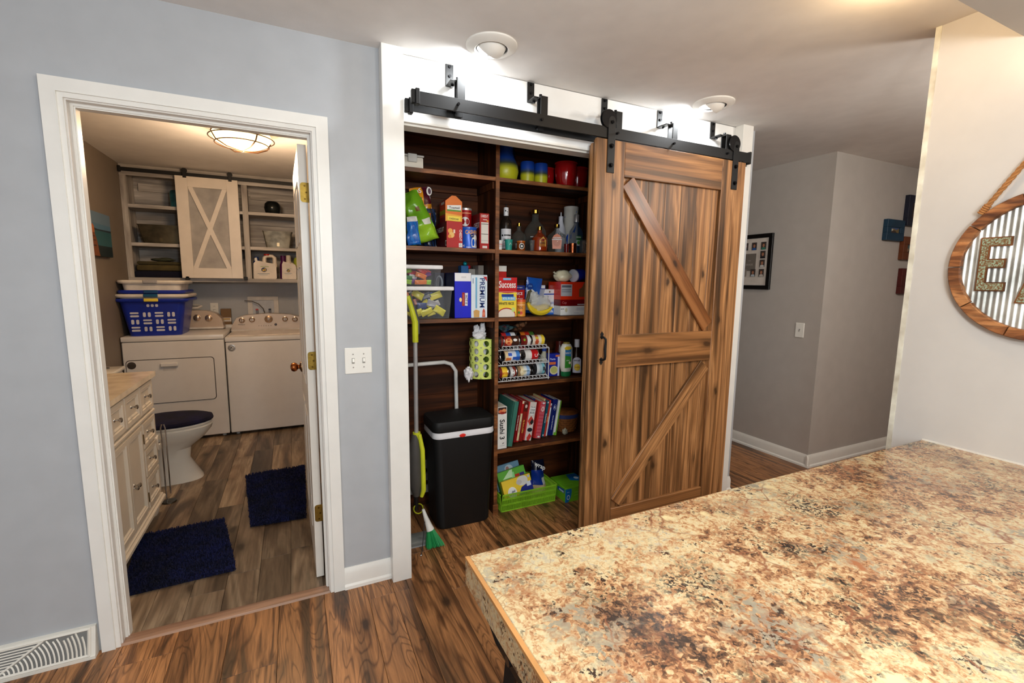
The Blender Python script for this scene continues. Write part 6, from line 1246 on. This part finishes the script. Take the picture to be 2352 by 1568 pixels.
# ---- shag rugs
def rug(label, corners, seed):
    t = thing('bath_rug', label, 'rug', (sum(c[0] for c in corners)/4, sum(c[1] for c in corners)/4, .0045), 0, 'navy shag bath rugs'); o_ = t.location
    P = [Vector((c[0]-o_.x, c[1]-o_.y, 0)) for c in corners]; R = random.Random(seed)
    def at(u, v): return P[0]*(1-u)*(1-v)+P[1]*u*(1-v)+P[2]*u*v+P[3]*(1-u)*v
    k = MB(); vs = [at(u, v)+Vector((0, 0, z)) for z in (0, .007) for u, v in ((0, 0), (1, 0), (1, 1), (0, 1))]
    k.add(vs, [(0, 3, 2, 1), (4, 5, 6, 7)]+[(i, (i+1) % 4, (i+1) % 4+4, i+4) for i in range(4)]); k.build('backing', mat((8, 11, 36), .95), t, smooth=0)
    k = MB()
    for i in range(15000):
        u, v = R.uniform(-.012, 1.012), R.uniform(-.012, 1.012); b_ = at(u, v); a = R.uniform(0, 2*PI); l = R.uniform(.004, .011); h = R.uniform(.011, .021); w_ = .0026
        d = Vector((math.cos(a), math.sin(a), 0)); s_ = Vector((-d.y, d.x, 0))*w_
        k.v += [tuple(b_-s_+Vector((0, 0, .003))), tuple(b_+s_+Vector((0, 0, .003))), tuple(b_+d*l+s_*.8+Vector((0, 0, h))), tuple(b_+d*l-s_*.8+Vector((0, 0, h)))]
        q = len(k.v); k.f.append((q-4, q-3, q-2, q-1)); k.mi.append(0)
    o = k.build('pile', mat((9, 15, 52), .9, var=.35, name='navy_chenille'), t, smooth=0); o['kind'] = 'stuff'
rug('navy shag rug in front of the vanity', [(-.475, .335), (-.035, .355), (-.15, .94), (-.545, .915)], 1)
rug('navy shag rug in front of the washing machine, by the open door', [(.008, .79), (.30, .775), (.31, 1.63), (-.08, 1.60)], 2)
# ================================================================== counter
def granite():
    m, nt, b = nodes('gold_granite_laminate'); L = nt.links.new
    tc = N(nt, 'ShaderNodeTexCoord')
    def nz(scale, det=6, dist=0, rough=.6, off=0):
        mp = N(nt, 'ShaderNodeMapping'); mp.inputs['Location'].default_value = (off, off*1.7, off*.6); L(tc.outputs['Object'], mp.inputs[0])
        n = N(nt, 'ShaderNodeTexNoise'); n.inputs['Scale'].default_value = scale; n.inputs['Detail'].default_value = det; n.inputs['Distortion'].default_value = dist; n.inputs['Roughness'].default_value = rough; L(mp.outputs[0], n.inputs['Vector']); return n.outputs['Fac']
    def bw(fac, a, c, inv=False):
        r = ramp(nt, [(a, (0, 0, 0)), (c, (1, 1, 1))], fac)
        for e, v in zip(r.color_ramp.elements, ((1, 0) if inv else (0, 1))): e.color = (v, v, v, 1)
        return r.outputs[0]
    def mix(A, B, fac, blend='MIX'):
        n = N(nt, 'ShaderNodeMix', data_type='RGBA', blend_type=blend)
        if isinstance(fac, float): n.inputs['Factor'].default_value = fac
        else: L(fac, n.inputs['Factor'])
        for k, v in (('A', A), ('B', B)):
            if isinstance(v, tuple): n.inputs[k].default_value = rgb(v)
            else: L(v, n.inputs[k])
        return n.outputs['Result']
    def mul(a, c):
        n = N(nt, 'ShaderNodeMath', operation='MULTIPLY'); L(a, n.inputs[0]); L(c, n.inputs[1]); return n.outputs[0]
    dn = N(nt, 'ShaderNodeTexNoise'); dn.inputs['Scale'].default_value = 22; dn.inputs['Detail'].default_value = 3; L(tc.outputs['Object'], dn.inputs['Vector'])
    sc_ = N(nt, 'ShaderNodeVectorMath', operation='SCALE'); L(dn.outputs['Color'], sc_.inputs[0]); sc_.inputs['Scale'].default_value = .03
    ad = N(nt, 'ShaderNodeVectorMath', operation='ADD'); L(tc.outputs['Object'], ad.inputs[0]); L(sc_.outputs[0], ad.inputs[1])
    def grains(scale):
        v = N(nt, 'ShaderNodeTexVoronoi'); v.inputs['Scale'].default_value = scale; L(ad.outputs[0], v.inputs['Vector'])
        sp = N(nt, 'ShaderNodeSeparateColor'); L(v.outputs['Color'], sp.inputs[0]); return sp.outputs[0]
    def lc(*terms):
        acc = None
        for src, k in terms:
            n = N(nt, 'ShaderNodeMath', operation='MULTIPLY_ADD'); L(src, n.inputs[0]); n.inputs[1].default_value = k
            if acc is None: n.inputs[2].default_value = 0
            else: L(acc, n.inputs[2])
            acc = n.outputs[0]
        return acc
    g1, g2, g3 = grains(36), grains(95), grains(210)
    t = lc((nz(3.4, 5, .3, .6), .74), (g1, .08), (g2, .15), (g3, .13), (nz(30, 6, .1, .7, off=6), .42))
    c = ramp(nt, [(.55, (58, 45, 38)), (.62, (112, 80, 58)), (.675, (164, 116, 80)), (.725, (192, 148, 106)), (.77, (206, 172, 128)), (.82, (214, 192, 150)), (.9, (220, 204, 162)), (.97, (196, 184, 160))], t).outputs[0]
    # ashy patches, dark mineral clusters, rust, cream pebbles, rusty threads
    c = mix(c, (150, 142, 124), mul(bw(nz(5, 5, .3, off=21), .53, .66), bw(lc((g2, .5), (nz(60, 4, .1, .7, off=61), .6)), .46, .62)))
    c = mix(c, (46, 38, 33), mul(bw(nz(4.6, 6, .5, off=33), .53, .63), bw(lc((g3, .5), (nz(80, 4, .1, .7, off=7), .9)), .68, .78)))
    c = mix(c, (60, 44, 36), mul(bw(nz(11, 3, off=18), .46, .6), bw(lc((g2, .35), (nz(120, 3, .1, .6, off=4), 1.0)), .78, .84)))
    c = mix(c, (168, 108, 72), mul(bw(nz(5.5, 5, .6, off=51), .53, .66), bw(nz(46, 5, .2, .7, off=15), .44, .6)))
    pv = N(nt, 'ShaderNodeTexVoronoi'); pv.inputs['Scale'].default_value = 8.5; L(ad.outputs[0], pv.inputs['Vector'])
    c = mix(c, (234, 216, 166), mul(bw(pv.outputs['Distance'], .2, .27, True), bw(nz(3.2, 2, off=77), .55, .6)))
    vo = N(nt, 'ShaderNodeTexVoronoi', feature='DISTANCE_TO_EDGE'); vo.inputs['Scale'].default_value = 9; L(ad.outputs[0], vo.inputs['Vector'])
    c = mix(c, (140, 88, 62), mul(bw(vo.outputs['Distance'], .0, .03, True), bw(nz(5, 3, off=8), .47, .6)))
    vo2 = N(nt, 'ShaderNodeTexVoronoi', feature='DISTANCE_TO_EDGE'); vo2.inputs['Scale'].default_value = 26; L(ad.outputs[0], vo2.inputs['Vector'])
    c = mix(c, (178, 140, 102), mul(bw(vo2.outputs['Distance'], .0, .045, True), bw(nz(4, 3, off=28), .5, .62)))
    L(c, b.inputs['Base Color']); b.inputs['Roughness'].default_value = .24; b.inputs['Coat Weight'].default_value = .25; b.inputs['Coat Roughness'].default_value = .12
    return m
ct_ = thing('counter', 'gold and brown granite-pattern laminate counter in the foreground', 'counter', (1.6, -1.8, 0)); GR = granite(); G0 = Vector((1.6, -1.8, 0))
MB().box(.624-G0.x, 2.566-G0.x, -2.35-G0.y, -1.2525-G0.y, .775, .84, b=.0015).build('top', GR, ct_)
TAN = mat((206, 150, 92), .4, var=.06, name='tan_edge_band')
MB().box(.6145-G0.x, .6235-G0.x, -2.35-G0.y, -1.2525-G0.y, .8335, .8402).build('edge_band', TAN, ct_)
MB().box(.6155-G0.x, .6235-G0.x, -2.35-G0.y, -1.2525-G0.y, .775, .833).build('end_face', GR, ct_)
MB().box(.66-G0.x, 2.5-G0.x, -2.3-G0.y, -1.30-G0.y, .752, .775).build('substrate', mat((150, 108, 66), .7), ct_)
for yy in (-1.36, -2.2):
    lg = bpy.data.objects.new('leg', None); COL.objects.link(lg); lg.parent = ct_; lg.location = Vector((.685, yy, 0))-G0
    MB().tube([(-.02, .085, .752), (-.018, .07, .70), (-.012, .04, .665), (0, 0, .64), (.01, -.045, .625)], .013, 8).build('bent_brace', BLACK, lg)
    MB().tube([(0, .0, .66), (-.035, .045, .002)], .017, 4).build('post', BLACK, lg)
    MB().box(-.02, .02, -.35, .03, .65, .752, b=.003).build('side_plate', BLACK, lg)
    MB().cyl((-.021, -.035, .68), (-.03, -.035, .68), .011, n=8).build('bolt', mat((36, 36, 38), .3, .6), lg)
# caulk line where the counter meets the wall
tag(MB().box(-.003, 0, -.5, .546, 0, .006).build('caulk_line', mat((230, 226, 216), .6), None, (2.567, -1.8, .8402)), 'thin white caulk line where the counter meets the cream wall', 'caulk')

# ================================================================== round sign on the cream wall
sg = thing('wall_sign', 'round wood-rimmed corrugated metal sign with letters hung on rope', 'sign', (2.567, -1.532, 1.53))
# local frame: u to the reader's right is -Y, height is Z, out of the wall is -X
def S(u, v, d=0): return (-d, -u, v)
RW = wood('rustic_rim_wood', [(.3, (120, 70, 34)), (.5, (170, 108, 60)), (.7, (196, 136, 84))], 'Y', .5, fine=(80, 8), big=(14, 4), dark=(84, 46, 20), vary=.08, streak=.6)
for q in range(10):
    k = MB(); n = 8; a0 = 2*PI*q/10+.012; a1 = 2*PI*(q+1)/10-.004
    prof = [(.219, .012), (.219, .034), (.222, .037), (.251, .037), (.254, .034), (.254, .012)]
    vs = [S(r*math.cos(a0+(a1-a0)*i/n), r*math.sin(a0+(a1-a0)*i/n), d) for i in range(n+1) for r, d in prof]; m_ = len(prof)
    fs = [(i*m_+j, i*m_+(j+1) % m_, (i+1)*m_+(j+1) % m_, (i+1)*m_+j) for i in range(n) for j in range(m_)]+[tuple(range(m_)), tuple(range(n*m_, (n+1)*m_))]
    k.add(vs, fs); k.build('rim_segment', RW, sg, smooth=30)
TIN = mat((186, 186, 180), .42, .55, var=.22, bump=.35, bscale=50, name='corrugated_tin')
k = MB(); n = 168; cols = []
for i in range(n+1):
    u = -.226+.452*i/n; h = math.sqrt(max(1e-6, .2262**2-u*u)); cols.append((u, h, .014+.0022*(1+math.cos(2*PI*u/.0165))))
vs = [S(u, s*h, d) for u, h, d in cols for s in (-1, 1)]; k.add(vs, [(2*i, 2*i+2, 2*i+3, 2*i+1) for i in range(n)]); k.build('corrugated_panel', TIN, sg, smooth=60)
def patina():
    m, nt, b = nodes('rust_and_mint_patina'); tc = N(nt, 'ShaderNodeTexCoord'); no = N(nt, 'ShaderNodeTexNoise'); no.inputs['Scale'].default_value = 160; no.inputs['Detail'].default_value = 6; no.inputs['Roughness'].default_value = .7
    nt.links.new(tc.outputs['Object'], no.inputs['Vector']); r = ramp(nt, [(.44, (116, 74, 38)), (.5, (132, 110, 72)), (.54, (150, 172, 148)), (.7, (172, 190, 170))], no.outputs['Fac']); nt.links.new(r.outputs[0], b.inputs['Base Color']); b.inputs['Roughness'].default_value = .6; b.inputs['Metallic'].default_value = .2
    bp = N(nt, 'ShaderNodeBump'); bp.inputs['Strength'].default_value = .4; bp.inputs['Distance'].default_value = .001; nt.links.new(no.outputs['Fac'], bp.inputs['Height']); nt.links.new(bp.outputs[0], b.inputs['Normal']); return m
PAT = patina(); RUST = mat((106, 64, 32), .6, .3, var=.3)
def inset(P, d):
    """simple polygon moved inward by d along every edge"""
    n = len(P); A = sum(P[i][0]*P[(i+1) % n][1]-P[(i+1) % n][0]*P[i][1] for i in range(n)); sgn = 1 if A > 0 else -1; out = []
    for i in range(n):
        p, q, r = Vector(P[i-1]), Vector(P[i]), Vector(P[(i+1) % n]); e1 = (q-p).normalized(); e2 = (r-q).normalized()
        n1 = Vector((-e1.y, e1.x))*sgn; n2 = Vector((-e2.y, e2.x))*sgn; m_ = (n1+n2); out.append(tuple(q+m_*(d/max(.3, m_.dot(n1)))))
    return out
def letter(polys, u0, v0, w_, h):
    t = bpy.data.objects.new('letter', None); COL.objects.link(t); t.parent = sg
    for nm, m, d0, d1, d in (('letter_body', RUST, .022, .030, 0), ('letter_face', PAT, .0300, .0312, .0042)):
        k = MB()
        for poly in polys:
            P = inset([(u0+x*w_, v0+y*h) for x, y in poly], d)
            n = len(P); k.add([S(*p, d0) for p in P]+[S(*p, d1) for p in P], [tuple(range(n)), tuple(range(2*n-1, n-1, -1))]+[(i, (i+1) % n, (i+1) % n+n, i+n) for i in range(n)])
        k.build(nm, m, t, smooth=0)
letter([[(0, 0), (1, 0), (1, .17), (.34, .17), (.34, .43), (.92, .43), (.92, .6), (.34, .6), (.34, .83), (1.05, .83), (1.05, 1), (0, 1)]], -.172, -.088, .078, .19)
letter([[(0, 0), (.24, 0), (.31, .22), (.69, .22), (.76, 0), (1, 0), (.62, 1), (.38, 1)]], -.066, -.128, .13, .19)
letter([[(.38, 0), (.62, 0), (.62, .82), (1, .82), (1, 1), (0, 1), (0, .82), (.38, .82)]], .078, -.088, .095, .19)
RP = mat((168, 116, 66), .85, var=.2, bump=.8, bscale=300, name='jute_rope')
def rope(p0, p1):
    p0, p1 = Vector(p0), Vector(p1); d = p1-p0; L_ = d.length; d.normalize(); a = Vector((1, 0, 0)); q = d.cross(a).normalized(); a = q.cross(d)
    r = bpy.data.objects.new('rope', None); COL.objects.link(r); r.parent = sg
    for s in range(3):
        pts = [p0+d*(L_*i/60)+.0042*(math.cos(2*PI*s/3+i*.62)*a+math.sin(2*PI*s/3+i*.62)*q) for i in range(61)]; MB().tube(pts, .0046, 6).build('strand', RP, r)
    for i in range(5): MB().tube([p0+d*(-.03+i*.007)+.0085*(math.cos(2*PI*j/12)*a+math.sin(2*PI*j/12)*q) for j in range(12)], .0036, 6, closed=True).build('knot_wrap', RP, r)
rope(S(-.168, .215, .026), S(0.0, .50, .012)); rope(S(.168, .215, .026), S(0.0, .50, .012))
MB().cyl((0, 0, .508), (-.03, 0, .512), .006, n=10).build('nail', mat((70, 60, 50), .4, .8), sg)

# ================================================================== hallway pictures
ph = thing('photo_collage', 'black-framed school photo collage on the hallway wall', 'picture frame', (3.98, .68, 1.415))
BF = mat((14, 12, 12), .35)
hw_, hh_ = .205, .475
for a in ((-hw_, hw_, 0, .035), (-hw_, hw_, hh_-.035, hh_), (-hw_, -hw_+.035, .035, hh_-.035), (hw_-.035, hw_, .035, hh_-.035)): MB().box(-.022, 0, a[0], a[1], a[2], a[3], b=.002).build('frame_bar', BF, ph)
MB().box(-.012, 0, -hw_+.035, hw_-.035, .035, hh_-.035).build('mat_board', mat((216, 206, 196), .7), ph)
# u runs from the far end (+Y) toward the viewer (-Y)
frp = flat((-.012, hw_, 0), (0, -1, 0), (0, 0, 1))
items = [('r', .14, .16, .262, .31, (120, 112, 104)), ('t', 'GRADE', .2, .215, .016, 0, .08, (168, 160, 152)), ('t', '12th', .2, .25, .012, 0, .05, (160, 152, 144))]
ports = [(.055, .345), (.13, .345), (.215, .345), (.305, .345), (.305, .27), (.305, .195), (.305, .115), (.225, .115), (.055, .115), (.055, .2), (.055, .27)]
shirts = [(40, 70, 150), (60, 60, 66), (40, 90, 160), (60, 130, 110), (40, 38, 42), (206, 204, 200), (200, 190, 180), (190, 200, 206), (90, 60, 60), (60, 100, 70), (110, 110, 120)]
for (u, v), s in zip(ports, shirts):
    skin = (176, 120, 92); items += [('r', u, v-.005, u+.048, v+.06, (70, 62, 60)), ('p', [(u+.004, v-.004), (u+.044, v-.004), (u+.04, v+.012), (u+.024, v+.018), (u+.008, v+.012)], s), ('e', u+.024, v+.036, .0115, .0155, (66, 44, 30)), ('e', u+.024, v+.031, .0105, .0135, skin), ('r', u+.0195, v+.014, u+.0285, v+.02, skin)]
items += [('r', .135, .11, .19, .172, (150, 140, 132)), ('t', 'JUNIOR', .162, .128, .008, 0, .04, (190, 182, 174))]
printed(ph, frp, items)
def picture(label, x0, x1, z0, z1, col, scene_, d=.035):
    t = thing('wall_picture', label, 'picture', ((x0+x1)/2, .03, z0), 0, 'small pictures on the hallway wall'); w_ = (x1-x0)/2; h = z1-z0; b_ = .28*2*w_ if w_ < .13 else .07
    b_ = .062
    m = mat(col, .5)
    for a in ((-w_, w_, 0, b_), (-w_, w_, h-b_, h), (-w_, -w_+b_, b_, h-b_), (w_-b_, w_, b_, h-b_)): MB().box(a[0], a[1], -d, 0, a[2], a[3], b=.002).build('frame_bar', m, t)
    MB().box(-w_+b_, w_-b_, -d+.012, -.001, b_, h-b_).build('print', mat((60, 60, 62), .5), t)
    W_, H_ = 2*(w_-b_), h-2*b_
    printed(t, flat((-w_+b_, -d+.012, b_), (1, 0, 0), (0, 0, 1)), [(i[0], *[c*(W_ if n % 2 == 0 else H_) for n, c in enumerate(i[1:5])], i[-1]) if i[0] != 'p' else ('p', [(x*W_, y*H_) for x, y in i[1]], i[-1]) for i in scene_])
picture('teal-framed landscape picture, leftmost on the hallway wall', 4.68, 4.935, 1.83, 1.998, (14, 52, 76), [('r', 0, 0, 1, 1, (60, 86, 130)), ('p', [(0, 0), (1, 0), (1, .9), (.7, .5), (.4, .8), (0, .7)], (120, 100, 60)), ('p', [(.1, 0), (.8, 0), (.6, .4), (.3, .5)], (60, 44, 34)), ('e', .2, .55, .14, .2, (200, 190, 170))])
picture('dark navy-framed portrait picture at the top of the hallway group', 4.962, 5.23, 1.962, 2.212, (20, 24, 44), [('r', 0, 0, 1, 1, (50, 32, 22)), ('p', [(.4, 0), (.7, 0), (.6, .9), (.5, .9)], (110, 66, 34))])
picture('brown wood-framed picture in the middle of the hallway group', 4.952, 5.22, 1.68, 1.872, (104, 52, 22), [('r', 0, 0, 1, 1, (56, 40, 32)), ('e', .3, .6, .2, .3, (60, 84, 90)), ('e', .65, .5, .18, .35, (120, 40, 30)), ('e', .2, .3, .12, .2, (150, 120, 90))])
picture('dark red-framed city picture at the bottom of the hallway group', 4.982, 5.22, 1.392, 1.608, (76, 16, 12), [('r', 0, 0, 1, 1, (46, 40, 44)), ('p', [(.3, .6), (1, .5), (1, 1), (.2, 1)], (52, 96, 160)), ('p', [(.0, 0), (.5, 0), (.6, .5), (.2, .8), (0, .7)], (80, 40, 30))])
